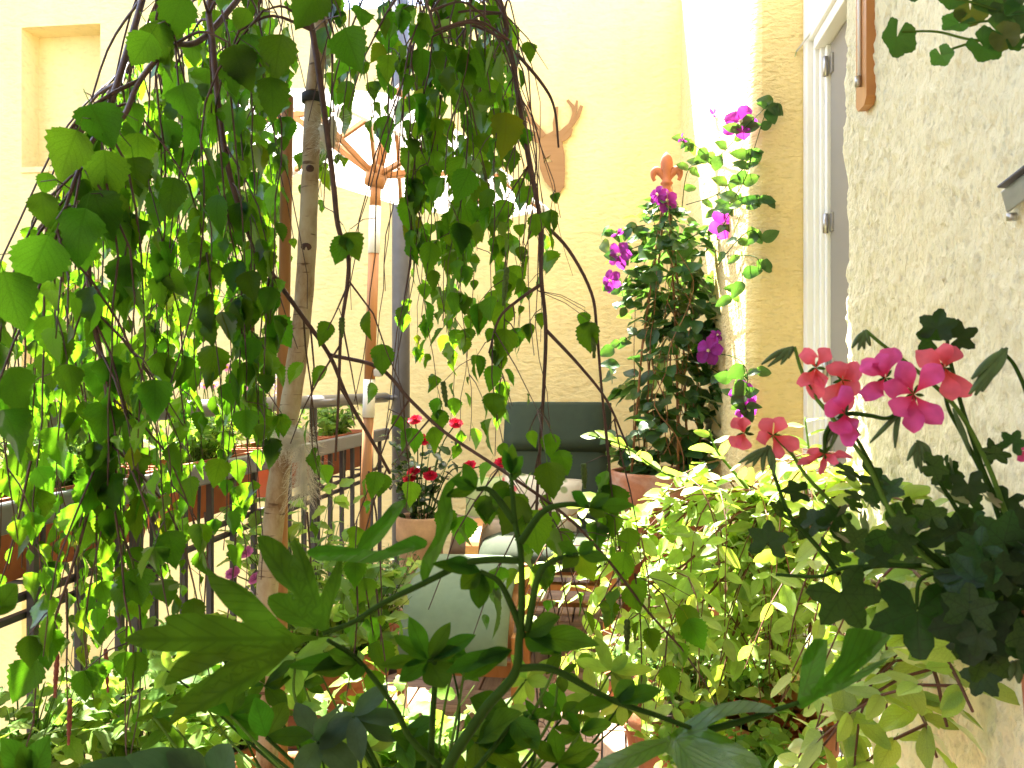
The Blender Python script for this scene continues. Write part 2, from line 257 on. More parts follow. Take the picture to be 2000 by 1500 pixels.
def mat_bark():
    m, nt, out = newmat('birch_bark')
    tc = N(nt, 'ShaderNodeTexCoord')
    mp = N(nt, 'ShaderNodeMapping'); mp.inputs['Scale'].default_value = (14, 14, 95); nt.links.new(tc.outputs['Object'], mp.inputs[0])
    n = N(nt, 'ShaderNodeTexNoise', i_Scale=1.6, i_Detail=2.0); nt.links.new(mp.outputs[0], n.inputs['Vector'])
    r = N(nt, 'ShaderNodeValToRGB'); r.color_ramp.elements[0].position = 0.64; r.color_ramp.elements[1].position = 0.70
    r.color_ramp.elements[0].color = (0,0,0,1); r.color_ramp.elements[1].color = (1,1,1,1); nt.links.new(n.outputs[0], r.inputs[0])
    mp2 = N(nt, 'ShaderNodeMapping'); mp2.inputs['Scale'].default_value = (10, 10, 5); nt.links.new(tc.outputs['Object'], mp2.inputs[0])
    n2 = N(nt, 'ShaderNodeTexNoise', i_Scale=2.2, i_Detail=6.0, i_Roughness=0.65); nt.links.new(mp2.outputs[0], n2.inputs['Vector'])
    base = N(nt, 'ShaderNodeValToRGB'); e = base.color_ramp.elements
    e[0].position = 0.33; e[0].color = (0.15, 0.08, 0.04, 1); e[1].position = 0.66; e[1].color = (0.40, 0.34, 0.25, 1)
    k = base.color_ramp.elements.new(0.46); k.color = (0.29, 0.21, 0.13, 1)
    nt.links.new(n2.outputs[0], base.inputs[0])
    mx = N(nt, 'ShaderNodeMix', data_type='RGBA'); mx.inputs['B'].default_value = (0.10, 0.055, 0.03, 1)
    nt.links.new(r.outputs[0], mx.inputs['Factor']); nt.links.new(base.outputs[0], mx.inputs['A'])
    p = N(nt, 'ShaderNodeBsdfPrincipled', i_Roughness=0.7); p.inputs['Specular IOR Level'].default_value = 0.25
    nt.links.new(mx.outputs['Result'], p.inputs['Base Color'])
    b = N(nt, 'ShaderNodeBump', i_Strength=0.6, i_Distance=0.002); nt.links.new(r.outputs[0], b.inputs['Height'])
    nt.links.new(b.outputs[0], p.inputs['Normal']); nt.links.new(p.outputs[0], out.inputs[0]); return m
M['bark'] = mat_bark()

def mat_cloth():
    m, nt, out = newmat('white_canopy_cloth')
    tc = N(nt, 'ShaderNodeTexCoord'); w = N(nt, 'ShaderNodeTexNoise', i_Scale=90.0, i_Detail=2.0); nt.links.new(tc.outputs['Object'], w.inputs['Vector'])
    b = N(nt, 'ShaderNodeBump', i_Strength=0.15, i_Distance=0.002); nt.links.new(w.outputs[0], b.inputs['Height'])
    d = N(nt, 'ShaderNodeBsdfDiffuse'); d.inputs[0].default_value = (0.82, 0.80, 0.76, 1)
    t = N(nt, 'ShaderNodeBsdfTranslucent'); t.inputs[0].default_value = (0.80, 0.77, 0.70, 1)
    nt.links.new(b.outputs[0], d.inputs['Normal'])
    ms = N(nt, 'ShaderNodeMixShader', i_0=0.5); nt.links.new(d.outputs[0], ms.inputs[1]); nt.links.new(t.outputs[0], ms.inputs[2])
    nt.links.new(ms.outputs[0], out.inputs[0]); return m
M['canopy'] = mat_cloth()

def mat_floral():
    m, nt, out = newmat('floral_fabric')
    tc = N(nt, 'ShaderNodeTexCoord')
    vo = N(nt, 'ShaderNodeTexVoronoi', i_Scale=16.0); nt.links.new(tc.outputs['Object'], vo.inputs['Vector'])
    r = N(nt, 'ShaderNodeValToRGB'); r.color_ramp.elements[0].position = 0.22; r.color_ramp.elements[1].position = 0.34
    r.color_ramp.elements[0].color = (1,1,1,1); r.color_ramp.elements[1].color = (0,0,0,1); nt.links.new(vo.outputs['Distance'], r.inputs[0])
    hue = N(nt, 'ShaderNodeValToRGB'); hue.color_ramp.interpolation = 'CONSTANT'
    e = hue.color_ramp.elements; e[0].color = (0.55, 0.10, 0.10, 1); e[1].position = 0.35; e[1].color = (0.52, 0.47, 0.36, 1)
    k = e.new(0.7); k.color = (0.20, 0.24, 0.10, 1)
    sx = N(nt, 'ShaderNodeSeparateColor'); nt.links.new(vo.outputs['Color'], sx.inputs[0]); nt.links.new(sx.outputs[0], hue.inputs[0])
    mx = N(nt, 'ShaderNodeMix', data_type='RGBA'); mx.inputs['A'].default_value = (0.56, 0.50, 0.38, 1)
    nt.links.new(r.outputs[0], mx.inputs['Factor']); nt.links.new(hue.outputs[0], mx.inputs['B'])
    p = N(nt, 'ShaderNodeBsdfPrincipled', i_Roughness=0.9); nt.links.new(mx.outputs['Result'], p.inputs['Base Color'])
    nz = N(nt, 'ShaderNodeTexNoise', i_Scale=9.0, i_Detail=3.0); nt.links.new(tc.outputs['Object'], nz.inputs['Vector'])
    b = N(nt, 'ShaderNodeBump', i_Strength=0.5, i_Distance=0.03); nt.links.new(nz.outputs[0], b.inputs['Height']); nt.links.new(b.outputs[0], p.inputs['Normal'])
    nt.links.new(p.outputs[0], out.inputs[0]); return m
M['floral'] = mat_floral()
M['pillow_green'] = simple('lime_pillow', (0.36, 0.42, 0.17), 0.9, var=0.06, scale=14, bump=0.3, bscale=40)
M['pillow_beige'] = simple('taupe_pillow', (0.30, 0.24, 0.17), 0.9, var=0.12, scale=18, bump=0.3, bscale=60)
M['wool'] = simple('wool', (0.62, 0.58, 0.48), 0.95, var=0.1, scale=50)
M['ground'] = simple('courtyard_paving', (0.26, 0.24, 0.2), 0.9, var=0.2, scale=1.2, bump=0.3, bscale=20)
M['dark_facade'] = stucco('grey_facade', (0.20, 0.18, 0.15), (0.17, 0.15, 0.12), scale=30, strength=0.4)  # dark tone keeps the added rear wall from bouncing light forward
M['facade'] = stucco('pale_facade', (0.72, 0.62, 0.42), (0.66, 0.56, 0.36), scale=20, strength=0.3)

# ------------------------------------------------------------------ object helpers
WLOC = {}
def tag(o, label, cat, group=None):
    o['label'] = label; o['category'] = cat
    if group: o['group'] = group
    return o
def thing(name, loc, label, cat, group=None):
    o = bpy.data.objects.new(name, None); COL.objects.link(o); o.location = loc; o.empty_display_size = 0.05
    WLOC[o.name] = Vector(loc); return tag(o, label, cat, group)
def offset_of(parent):
    return WLOC[parent.name] if parent is not None else Vector((0, 0, 0))
def link(name, me, parent, matrix=None):
    o = bpy.data.objects.new(name, me); COL.objects.link(o)
    if parent is not None: o.parent = parent; WLOC[o.name] = WLOC[parent.name]
    else: WLOC[o.name] = Vector((0, 0, 0))
    if matrix is not None: o.matrix_basis = matrix
    return o
def struct(o): o['kind'] = 'structure'; return o
def stuff(o): o['kind'] = 'stuff'; return o

class MB:
    def __init__(s): s.v = []; s.f = []; s.uv = []; s.sm = []
    def add(s, vs, fs, uvs=None, smooth=False):
        b = len(s.v); s.v += [tuple(x) for x in vs]; s.f += [tuple(i+b for i in f) for f in fs]
        s.uv += (list(uvs) if uvs is not None else [(0.5, 0.5)]*len(vs)); s.sm += [smooth]*len(fs); return s
    def box(s, c, size, rot=None, bev=0.0):
        bm = bmesh.new(); bmesh.ops.create_cube(bm, size=1)
        for v in bm.verts: v.co = Vector((v.co.x*size[0], v.co.y*size[1], v.co.z*size[2]))
        if bev: bmesh.ops.bevel(bm, geom=bm.edges[:], offset=bev, segments=2, affect='EDGES', profile=0.5)
        mt = Matrix.Translation(c) @ (rot.to_matrix().to_4x4() if isinstance(rot, Euler) else (rot if rot is not None else Matrix()))
        s.add([mt @ v.co for v in bm.verts], [[v.index for v in f.verts] for f in bm.faces]); bm.free(); return s
    def box2(s, a, b, bev=0.0):
        a = Vector(a); b = Vector(b); return s.box((a+b)/2, (abs(b.x-a.x), abs(b.y-a.y), abs(b.z-a.z)), bev=bev)
    def tube(s, pts, rad, n=7, caps=True):
        pts = [Vector(p) for p in pts]; k = len(pts)
        if not hasattr(rad, '__len__'): rad = [rad]*k
        vs = []; fs = []; uvs = []; up = None
        for i, p in enumerate(pts):
            t = (pts[min(i+1, k-1)]-pts[max(i-1, 0)])
            if t.length < 1e-9: t = Vector((0, 0, 1))
            t.normalize()
            if up is None: up = t.orthogonal().normalized()
            else:
                up = up - t*up.dot(t)
                up = up.normalized() if up.length > 1e-6 else t.orthogonal().normalized()
            w = t.cross(up)
            for j in range(n):
                a = 2*math.pi*j/n; vs.append(p+(up*math.cos(a)+w*math.sin(a))*rad[i]); uvs.append((j/n, i/k))
        for i in range(k-1):
            for j in range(n):
                fs.append((i*n+j, i*n+(j+1) % n, (i+1)*n+(j+1) % n, (i+1)*n+j))
        if caps: fs.append(tuple(range(n-1, -1, -1))); fs.append(tuple((k-1)*n+j for j in range(n)))
        return s.add(vs, fs, uvs, True)
    def lathe(s, prof, c=(0, 0, 0), n=28, rot=None, wob=0.0):
        c = Vector(c); vs = []; fs = []
        for (r, z) in prof:
            for j in range(n):
                a = 2*math.pi*j/n; q = Vector((r*math.cos(a), r*math.sin(a), z))
                if rot is not None: q = rot @ q
                vs.append(c+q)
        k = len(prof)
        for i in range(k-1):
            for j in range(n): fs.append((i*n+j, i*n+(j+1) % n, (i+1)*n+(j+1) % n, (i+1)*n+j))
        return s.add(vs, fs, None, True)
    def mesh(s, name, mat, off=Vector((0, 0, 0))):
        me = bpy.data.meshes.new(name)
        me.from_pydata([(x[0]-off.x, x[1]-off.y, x[2]-off.z) for x in s.v], [], s.f)
        uvl = me.uv_layers.new(name='UVMap')
        idx = np.empty(len(me.loops), dtype=np.int32); me.loops.foreach_get('vertex_index', idx)
        uvl.data.foreach_set('uv', np.array(s.uv, dtype=np.float32)[idx].ravel())
        me.polygons.foreach_set('use_smooth', np.array(s.sm, dtype=bool))
        if mat: me.materials.append(mat)
        me.update(); return me
    def build(s, name, mat, parent=None):
        return link(name, s.mesh(name, M[mat] if isinstance(mat, str) else mat, offset_of(parent)), parent)

def curve(pts, sub=6):
    """Catmull-Rom through the points"""
    pts = [Vector(p) for p in pts]
    if len(pts) < 3: 
        return [pts[0].lerp(pts[-1], i/sub) for i in range(sub+1)]
    q = [pts[0]*2-pts[1]]+pts+[pts[-1]*2-pts[-2]]; out = []
    for i in range(1, len(q)-2):
        a, b, c, d = q[i-1], q[i], q[i+1], q[i+2]
        for k in range(sub):
            t = k/sub
            out.append(0.5*((2*b)+(c-a)*t+(2*a-5*b+4*c-d)*t*t+(3*b-a-3*c+d)*t**3))
    out.append(pts[-1]); return out
def taper(n, a, b): return [a+(b-a)*i/max(1, n-1) for i in range(n)]

# ---- leaves ------------------------------------------------------
def strip_leaf(prof, n=9, serr=0.0, fold=0.15, droop=0.2, wave=0.0, petiole=0.0, seed=0):
    """leaf of unit length along +Y, blade in XY, normal +Z. prof(t)->half width. returns MB"""
    r = random.Random(seed); vs = []; uvs = []; fs = []
    for i in range(n+1):
        t = i/n; w = prof(t); z0 = -droop*t*t
        y = t
        jag = (1+serr) if i % 2 else (1-serr)
        for sx in (-1, -0.5, 0, 0.5, 1):
            a = abs(sx); ww = w*a*(jag if a == 1 else 1)
            zz = z0+fold*ww+wave*math.sin(t*9+sx*2+seed)*ww
            vs.append((math.copysign(ww, sx) if sx else 0, y-(serr*0.12 if (a == 1 and i % 2 == 0) else 0), zz)); uvs.append((0.5+0.5*sx, t))
    for i in range(n):
        for j in range(4):
            a = i*5+j; fs.append((a, a+1, a+6, a+5))
    m = MB(); m.add(vs, fs, uvs, True)
    if petiole: 
        vs = [(-0.011, 0.01, 0.0), (0.011, 0.01, 0.0), (0.008, -petiole*0.5, 0.02), (-0.008, -petiole*0.5, 0.02), (0.007, -petiole, 0.07), (-0.007, -petiole, 0.07)]
        m.add(vs, [(0, 1, 2, 3), (3, 2, 4, 5)], [(0.5, 0.0)]*6, True)
    return m
def birch_prof(t):
    return 0.42*float(np.interp(t, (0, 0.05, 0.14, 0.28, 0.40, 0.55, 0.70, 0.85, 0.93, 1.0), (0.0, 0.46, 0.80, 1.0, 0.98, 0.82, 0.58, 0.28, 0.13, 0.0)))
def birch_prof_old(t):
    return 0.43*(math.sin(math.pi*min(1, t/0.62)*0.5)**0.62 if t < 0.3 else (1.0 if t < 0.34 else max(0.0, 1-((t-0.34)/0.66)**1.35)))*(0.93 if t < 0.3 else 1)
def ellip(w, p=1.0, peak=0.5):
    def f(t):
        k = math.log(0.5)/math.log(peak); return w*max(0.0, math.sin(math.pi*min(1, max(0, t))**k))**p
    return f
def tmpl(name, mb, mat): return mb.mesh(name, M[mat])
def radial_leaf(lobes=5, depth=0.3, gap=0.5, seed=0, cup=0.15, serr=0.06, n=44):
    """rounded lobed leaf lying in XY around origin, attached at the origin, unit radius"""
    r = random.Random(seed); vs = [(0, 0, 0)]; uvs = [(0.5, 0.0)]; fs = []
    ring = []
    for i in range(n+1):
        a = -math.pi/2+gap*0.5+(2*math.pi-gap)*i/n
        fr = (i/n*lobes) % 1.0
        rad = 1-depth*(abs(fr-0.5)*2)**1.25; rad *= (1+serr*(1 if i % 2 else -1))*(0.86+0.14*math.sin(math.pi*i/n))
        ring.append((a, rad, fr))
    for k, s in enumerate((0.55, 1.0)):
        for (a, rad, fr) in ring:
            rr = rad*s; z = cup*rr*rr+0.07*math.cos(a*lobes*1.0+seed)*rr*rr+0.05*math.sin(2*a+seed)*rr
            vs.append((rr*math.cos(a), rr*math.sin(a), z)); uvs.append((fr, s))
    for i in range(n):
        fs.append((0, 1+i, 2+i)); b = 1+n+1
        fs.append((1+i, b+i, b+i+1, 2+i))
    m = MB(); m.add(vs, fs, uvs, True); return m
def frame(y, nrm):
    """matrix whose local Y is y and local Z close to nrm"""
    y = Vector(y).normalized(); z = Vector(nrm); z = z-y*z.dot(y)
    if z.length < 1e-5: z = y.orthogonal()
    z.normalize(); x = y.cross(z)
    return Matrix(((x.x, y.x, z.x, 0), (x.y, y.y, z.y, 0), (x.z, y.z, z.z, 0), (0, 0, 0, 1)))

class Foliage:
    """collects leaf placements; the largest in view become objects, the rest one mesh"""
    def __init__(s, templates): s.t = templates; s.items = []
    def put(s, k, pos, ydir, nrm, size, sx=1.0):
        m = Matrix.Translation(pos) @ frame(ydir, nrm) @ Matrix.Diagonal((size*sx, size, size, 1)); s.items.append((k % len(s.t), m, size))
    def finish(s, parent, name='leaf', nmax=300, rest='foliage', minpx=9):
        off = offset_of(parent); sc = []
        for it in s.items:
            c = it[1] @ Vector((0, 0.5, 0)); u, v, d = PX(c)
            vis = d > 0.1 and -60 < u < 2060 and -60 < v < 1560
            sc.append((it[2]*F/d if vis else 0, it))
        sc.sort(key=lambda a: -a[0]); tm = Matrix.Translation(-off); left = []
        for i, (px, it) in enumerate(sc):
            if i < nmax and px > minpx: link(name, s.t[it[0]], parent, tm @ it[1])
            else: left.append(it)
        if left:
            V = []; Fs = []; UVs = []; base = 0; lens = []
            cache = {}
            for k, me in enumerate(s.t):
                co = np.empty(len(me.vertices)*3, np.float32); me.vertices.foreach_get('co', co)
                vi = np.empty(len(me.loops), np.int32); me.loops.foreach_get('vertex_index', vi)
                lt = np.empty(len(me.polygons), np.int32); me.polygons.foreach_get('loop_total', lt)
                uv = np.empty(len(me.loops)*2, np.float32); me.uv_layers[0].data.foreach_get('uv', uv)
                cache[k] = (np.c_[co.reshape(-1, 3), np.ones(len(me.vertices))], vi, lt, uv)
            for (k, m, sz) in left:
                co, vi, lt, uv = cache[k]; A = np.array(tm @ m)
                V.append((co @ A.T)[:, :3]); Fs.append(vi+base); lens.append(lt); UVs.append(uv); base += len(co)
            V = np.concatenate(V).astype(np.float32); Fs = np.concatenate(Fs); lens = np.concatenate(lens); UVs = np.concatenate(UVs)
            me = bpy.data.meshes.new(rest); me.vertices.add(len(V)); me.vertices.foreach_set('co', V.ravel())
            me.loops.add(len(Fs)); me.loops.foreach_set('vertex_index', Fs.astype(np.int32))
            me.polygons.add(len(lens)); st = np.concatenate([[0], np.cumsum(lens)[:-1]]).astype(np.int32)
            me.polygons.foreach_set('loop_start', st); me.polygons.foreach_set('loop_total', lens.astype(np.int32))
            me.polygons.foreach_set('use_smooth', np.ones(len(lens), dtype=bool))
            uvl = me.uv_layers.new(name='UVMap'); uvl.data.foreach_set('uv', UVs)
            me.materials.append(s.t[0].materials[0]); me.update(calc_edges=True); me.validate()
            stuff(link(rest, me, parent))

def leaf_between(mb, base, tip, width, nrm, prof, n=10, fold=0.12, bow=0.0, serr=0.0, wave=0.05, seed=0):
    """a strip leaf or petal or lobe from base to tip, added to mb"""
    base = Vector(base); tip = Vector(tip); L = (tip-base).length
    sl_ = strip_leaf(prof, n, serr, fold, bow, wave, 0, seed)
    m = Matrix.Translation(base) @ frame(tip-base, nrm) @ Matrix.Diagonal((width, L, L, 1))
    mb.add([m @ Vector(v) for v in sl_.v], sl_.f, sl_.uv, True)
CAMP = Vector((0, 0, H))
def tocam(p, tilt=(0, 0, 0)): return (CAMP-Vector(p)).normalized()+Vector(tilt)

# ------------------------------------------------------------------ the setting
XW = 0.48                                   # plane of the house wall
YB = 4.75                                   # plane of the end wall
Y1 = on_x(1460, 750, XW).y                  # face of the pier beyond the door
YN = on_x(1660, 750, XW).y                  # corner of the near wall
XD = on_y(1575, 750, Y1).x                  # door recess
XC = on_y(1330, 750, YB).x                  # inner corner
WTOP = 3.36
gm = MB(); gm.add([(-60, -60, -7), (60, -60, -7), (60, 60, -7), (-60, 60, -7)], [(0, 1, 2, 3)])
struct(gm.build('ground', 'ground'))
m = MB(); m.box2((-1.30, -1.5, -0.30), (XW+0.24, YB-0.003, -0.035)); floor = struct(m.build('balcony_floor', 'floor'))
# wooden deck tiles: four slats each, laid in turned squares
TS = 0.30; slat = MB(); slat.box((0, 0, -0.012), (0.296, 0.068, 0.024), bev=0.003); slat_me = slat.mesh('slat', M['deck'])
tiles = []
for i in range(-4, 2):
    for j in range(1, 16):
        for k in range(4):
            cx = (i+0.42)*TS; cy = 0.12+j*TS; o = (k-1.5)*0.075
            if (i+j) % 2: mt = Matrix.Translation((cx, cy+o, U(-0.0015, 0.0015)))
            else: mt = Matrix.Translation((cx+o, cy, U(-0.0015, 0.0015))) @ Matrix.Rotation(math.pi/2, 4, 'Z')
            u, v, d = PX(mt.translation); tiles.append((-(1 if 700 < u < 1350 and v < 1560 else 0), abs(cy-3.1), mt))
tiles.sort(key=lambda a: (a[0], a[1]))
for t in tiles[:290]: link('slat', slat_me, floor, t[2])
m = MB()
for t in tiles[290:]: m.add([t[2] @ Vector(v) for v in slat.v], slat.f)
stuff(m.build('distant_slats', 'deck', floor))

# balcony above (out of frame) and two added unseen walls that cut sky light
m = MB(); m.box2((-1.02, -2.5, 2.78), (XW+0.5, 2.50, 3.0)); struct(m.build('balcony_ceiling', 'plaster'))
m = MB(); m.box2((-4.5, -1.9, -7.0), (XW+0.5, -1.502, 9.0)); struct(m.build('house_facade', 'dark_facade'))  # unseen wall added behind the camera to darken the foreground
m = MB(); m.box2((-9.4, -12.0, -7.0), (-9.001, YB, 3.5)); struct(m.build('courtyard_facade', 'facade'))  # unseen wall added at the left to cut sky fill

# end wall with a column of blind niches
def nz(u0, u1, v0, v1):
    a = on_y(u0, v0, YB); b = on_y(u1, v1, YB); return a.x, b.x, b.z, a.z
niches = [nz(42, 196, 54, 322), nz(42, 196, 548, 815), nz(42, 196, 1042, 1312)]
nx0, nx1 = niches[0][0], niches[0][1]
wall = thing('house_wall', (-2, YB, -7), 'yellow stucco end wall with shallow blind niches behind the railing', 'wall')
m = MB(); xs = [-9.0, nx0, nx1, XC+0.002]; ZL = 3.85; zs = sorted([-7.0, ZL]+[z for n_ in niches for z in (n_[2], n_[3])]); DEP = 0.16
m.add([(nx1, YB, -7), (XC+0.002, YB, -7), (XC+0.002, YB, WTOP), (nx1, YB, WTOP)], [(0, 1, 2, 3)])
for i in range(2):
    for j in range(len(zs)-1):
        hole = i == 1 and any(abs(zs[j]-n_[2]) < 1e-6 for n_ in niches)
        a, b, c, d = xs[i], xs[i+1], zs[j], zs[j+1]
        if not hole: m.add([(a, YB, c), (b, YB, c), (b, YB, d), (a, YB, d)], [(0, 1, 2, 3)])
        else:
            y2 = YB+DEP
            m.add([(a, YB, c), (b, YB, c), (b, YB, d), (a, YB, d), (a, y2, c), (b, y2, c), (b, y2, d), (a, y2, d)],
                  [(4, 5, 6, 7), (0, 4, 7, 3), (1, 2, 6, 5), (3, 7, 6, 2), (0, 1, 5, 4)])
yb = YB+0.4
yf = YB+DEP+0.005
def shell(x0, x1, zt):
    m.add([(x0, yf, -7), (x1, yf, -7), (x1, yf, zt), (x0, yf, zt), (x0, yb, -7), (x1, yb, -7), (x1, yb, zt), (x0, yb, zt), (x0, YB, zt), (x1, YB, zt)],
          [(5, 4, 7, 6), (8, 9, 6, 7), (1, 5, 6, 2), (4, 0, 3, 7)])
shell(-9, nx1, ZL); shell(nx1, XC, WTOP)
m.build('wall_face', 'wall_far', wall)
m = MB(); m.box2((nx1+0.001, YB, WTOP+0.001), (-1.75, YB+0.4, ZL)); m.build('parapet', 'wall_far', wall)
for n_ in niches:
    s_ = MB(); s_.box2((n_[0]-0.0, YB-0.012, n_[2]-0.035), (n_[1], YB-0.001, n_[2]-0.001)); s_.build('sill', 'wall_far', wall)

# pier between the end wall and the door: left face in the sun, front face in shade, rounded corner
pier = thing('wall_pier', ((XW+XD)/2, (Y1+YB)/2, 0), 'ochre stucco pier with rounded corner between the end wall and the white door', 'wall')
m = MB(); rr = 0.05; prof = [(XC, YB+0.35)]
prof.append((XC, YB))
for k in range(7):
    a = k/6*math.pi/2
    prof.append((XW+rr-rr*math.cos(a), Y1+rr-rr*math.sin(a)))
prof.append((XD+0.35, Y1)); prof.append((XD+0.35, YB+0.35))
vs = [(x, y, z) for z in (-0.3, WTOP) for x, y in prof]; n_ = len(prof)
m.add(vs, [(i, (i+1) % n_, n_+(i+1) % n_, n_+i) for i in range(n_)]+[tuple(range(n_-1, -1, -1)), tuple(range(n_, 2*n_))])
for k in range(2, 8): m.sm[k] = True
m.build('pier_face', 'wall_pier', pier)

# near wall: really rough render
near = thing('house_wall', (XW, 1.0, 0), 'rough cream stucco wall with the thermometer right of the door', 'wall')
rng = np.random.RandomState(3)
def vnoise(nx, ny, sx, sy):
    gx, gy = int(nx/sx)+3, int(ny/sy)+3; g = rng.rand(gx, gy)
    X = np.arange(nx)/sx; Y = np.arange(ny)/sy; xi = X.astype(int); yi = Y.astype(int)
    fx = (X-xi)[:, None]; fy = (Y-yi)[None, :]; fx = fx*fx*(3-2*fx); fy = fy*fy*(3-2*fy)
    return (g[np.ix_(xi, yi)]*(1-fx)*(1-fy)+g[np.ix_(xi+1, yi)]*fx*(1-fy)+g[np.ix_(xi, yi+1)]*(1-fx)*fy+g[np.ix_(xi+1, yi+1)]*fx*fy)
step = 0.0055; ys = np.arange(0.85, YN+1e-6, step); ys[-1] = YN; zs_ = np.arange(0.0, 2.2, step)
def warped(sx, sy):
    g = vnoise(len(ys)+40, len(zs_)+40, sx, sy); w1 = (vnoise(len(ys), len(zs_), 5.3, 6.1)*14).astype(int); w2 = (vnoise(len(ys), len(zs_), 4.7, 7.7)*22).astype(int)
    ii, jj = np.meshgrid(np.arange(len(ys)), np.arange(len(zs_)), indexing='ij'); return g[ii+w1, jj+w2]
h = 0.0060*warped(1.9, 4.0)+0.0080*warped(4.3, 11.0)+0.0060*warped(7.5, 38)
h[-1, :] *= 0.3
YY, ZZ = np.meshgrid(ys, zs_, indexing='ij'); V = np.c_[(XW-h).ravel(), YY.ravel(), ZZ.ravel()]
a, b = len(ys), len(zs_); I = (np.arange(a-1)[:, None]*b+np.arange(b-1)[None, :]).ravel()
m = MB(); m.add(V.tolist(), np.c_[I, I+1, I+b+1, I+b].tolist(), None, True)
m.add([(XW, YN, 0), (XW+0.45, YN, 0), (XW+0.45, YN, 2.2), (XW, YN, 2.2)], [(0, 3, 2, 1)])
m.build('wall_face', 'wall_near', near)
m = MB(); m.box2((XW+0.001, -2.5, -0.3), (XW+0.45, 0.85, 2.777)); m.box2((XW+0.012, 0.852, -0.3), (XW+0.44, YN-0.004, 2.18)); m.box2((XW+0.0012, 0.852, 2.2), (XW+0.45, YN, 2.777))
m.build('wall_core', 'wall_near', near)

# balcony door
door = thing('balcony_door', (XD, (Y1+YN)/2, 0), 'white framed balcony door with grey leaf and steel hinges in the recess', 'door')
HT = P(1597, 88, 2.72).z
YF = Y1-0.004
def jamb(x0, x1, y0, y1, z0, z1, name, mat='white_paint', bev=0.004):
    q = MB(); q.box2((x0, y0, z0), (x1, y1, z1), bev=bev); return q.build(name, mat, door)
ZT = 3.2
fr = jamb(XD-0.012, XD+0.06, YF-0.055, YF, 0, ZT, 'frame')
jamb(XD+0.008, XD+0.06, YF-0.078, YF-0.0565, 0, HT+0.04, 'frame_moulding')
jamb(XD+0.022, XD+0.07, YF-0.100, YF-0.0795, 0, HT+0.02, 'frame_moulding')
jamb(XD+0.034, XD+0.08, YF-0.128, YF-0.1015, 0, HT, 'frame_rebate')
jamb(XD-0.008, XD+0.07, 1.3, YF-0.0565, HT+0.042, HT+0.12, 'header')
jamb(XD+0.004, XD+0.07, 1.3, YF-0.0795, HT+0.002, HT+0.041, 'header_moulding')
jamb(XD+0.012, XD+0.06, 1.3, YF-0.0565, HT+0.122, HT+0.17, 'transom_rail')
jamb(XD+0.022, XD+0.06, 1.3, YF-0.0565, HT+0.172, ZT, 'transom_panel')
jamb(XD+0.046, XD+0.085, 1.35, YF-0.1295, 0.03, HT, 'leaf', 'grey_paint')
for v in (103, 423, 715, 872):
    p = P(1617, v, 2.6); q = MB()
    q.tube([(XD+0.030, YF-0.130, p.z-0.032), (XD+0.030, YF-0.130, p.z+0.032)], 0.009, 10); hg = q.build('hinge', 'steel', door)
    q = MB(); q.box2((XD+0.0405, YF-0.172, p.z-0.03), (XD+0.0455, YF-0.139, p.z+0.03)); q.build('hinge_plate', 'steel', hg)
m = MB(); m.box2((XD-0.02, 1.4, 0.0), (XD+0.36, YF, 0.028), bev=0.004); m.build('threshold', 'steel', door)
m = MB(); m.box2((XD+0.09, 1.0, 0), (XD+0.35, Y1, ZT)); m.build('wall_lining', 'plaster', door)

# ------------------------------------------------------------------ railing
XR = -1.19
rail = thing('balcony_railing', (XR, 2.4, 0), 'grey metal balcony railing with round handrail and thin dark bars', 'railing')
YR0, YR1 = 0.55, 4.27
m = MB(); m.tube([(XR, YR0, H-0.072), (XR, YR1, H-0.072)], 0.026, 16); m.build('handrail', 'rail', rail)
m = MB(); m.box2((XR-0.012, YR0, 0.825), (XR+0.022, YR1, 0.885), bev=0.006); m.build('middle_rail', 'rail', rail)
for zz_ in (0.672, 0.634):
    m = MB(); m.box2((XR-0.03, YR0, zz_), (XR-0.0105, YR1, zz_+0.014), bev=0.002); m.build('support_rail', 'rail_dark', rail)
m = MB(); m.box2((XR-0.012, YR0, 0.068), (XR+0.012, YR1, 0.10), bev=0.003); m.build('bottom_rail', 'rail_dark', rail)
bar = MB(); bar.box((0, 0, 0.4625), (0.018, 0.017, 0.725), bev=0.002); bar_me = bar.mesh('bar', M['rail_dark'])
y = 0.66; k = 0
while y < YR1-0.03:
    link('bar', bar_me, rail, Matrix.Translation(Vector((XR, y, 0))-WLOC[rail.name])); y += 0.152; k += 1
for y in (0.72, 1.95, 3.2):
    m = MB(); m.box2((XR-0.016, y-0.012, -0.03), (XR+0.012, y+0.012, H-0.085), bev=0.004); m.build('upright', 'rail_dark', rail)
post = thing('round_post', P(783, 750, 4.5), 'thick round grey steel post at the far end of the railing', 'post')
pp = P(783, 750, 4.42); WLOC[post.name] = Vector((pp.x, pp.y, 0)); post.location = WLOC[post.name]
m = MB(); m.tube([(pp.x, pp.y, -0.03), (pp.x, pp.y, 2.7), (pp.x, pp.y, WTOP-0.01)], 0.048, 24); m.build('shaft', 'rail', post)
m = MB(); m.lathe([(0.0, -0.005), (0.085, -0.005), (0.085, 0.008), (0.05, 0.008)], (pp.x, pp.y, 0)); m.build('foot_plate', 'rail', post)
m = MB(); m.tube([(XR, YR1-0.02, H-0.072), (pp.x, pp.y-0.03, H-0.072)], 0.014, 10); m.build('bracket', 'rail', post)

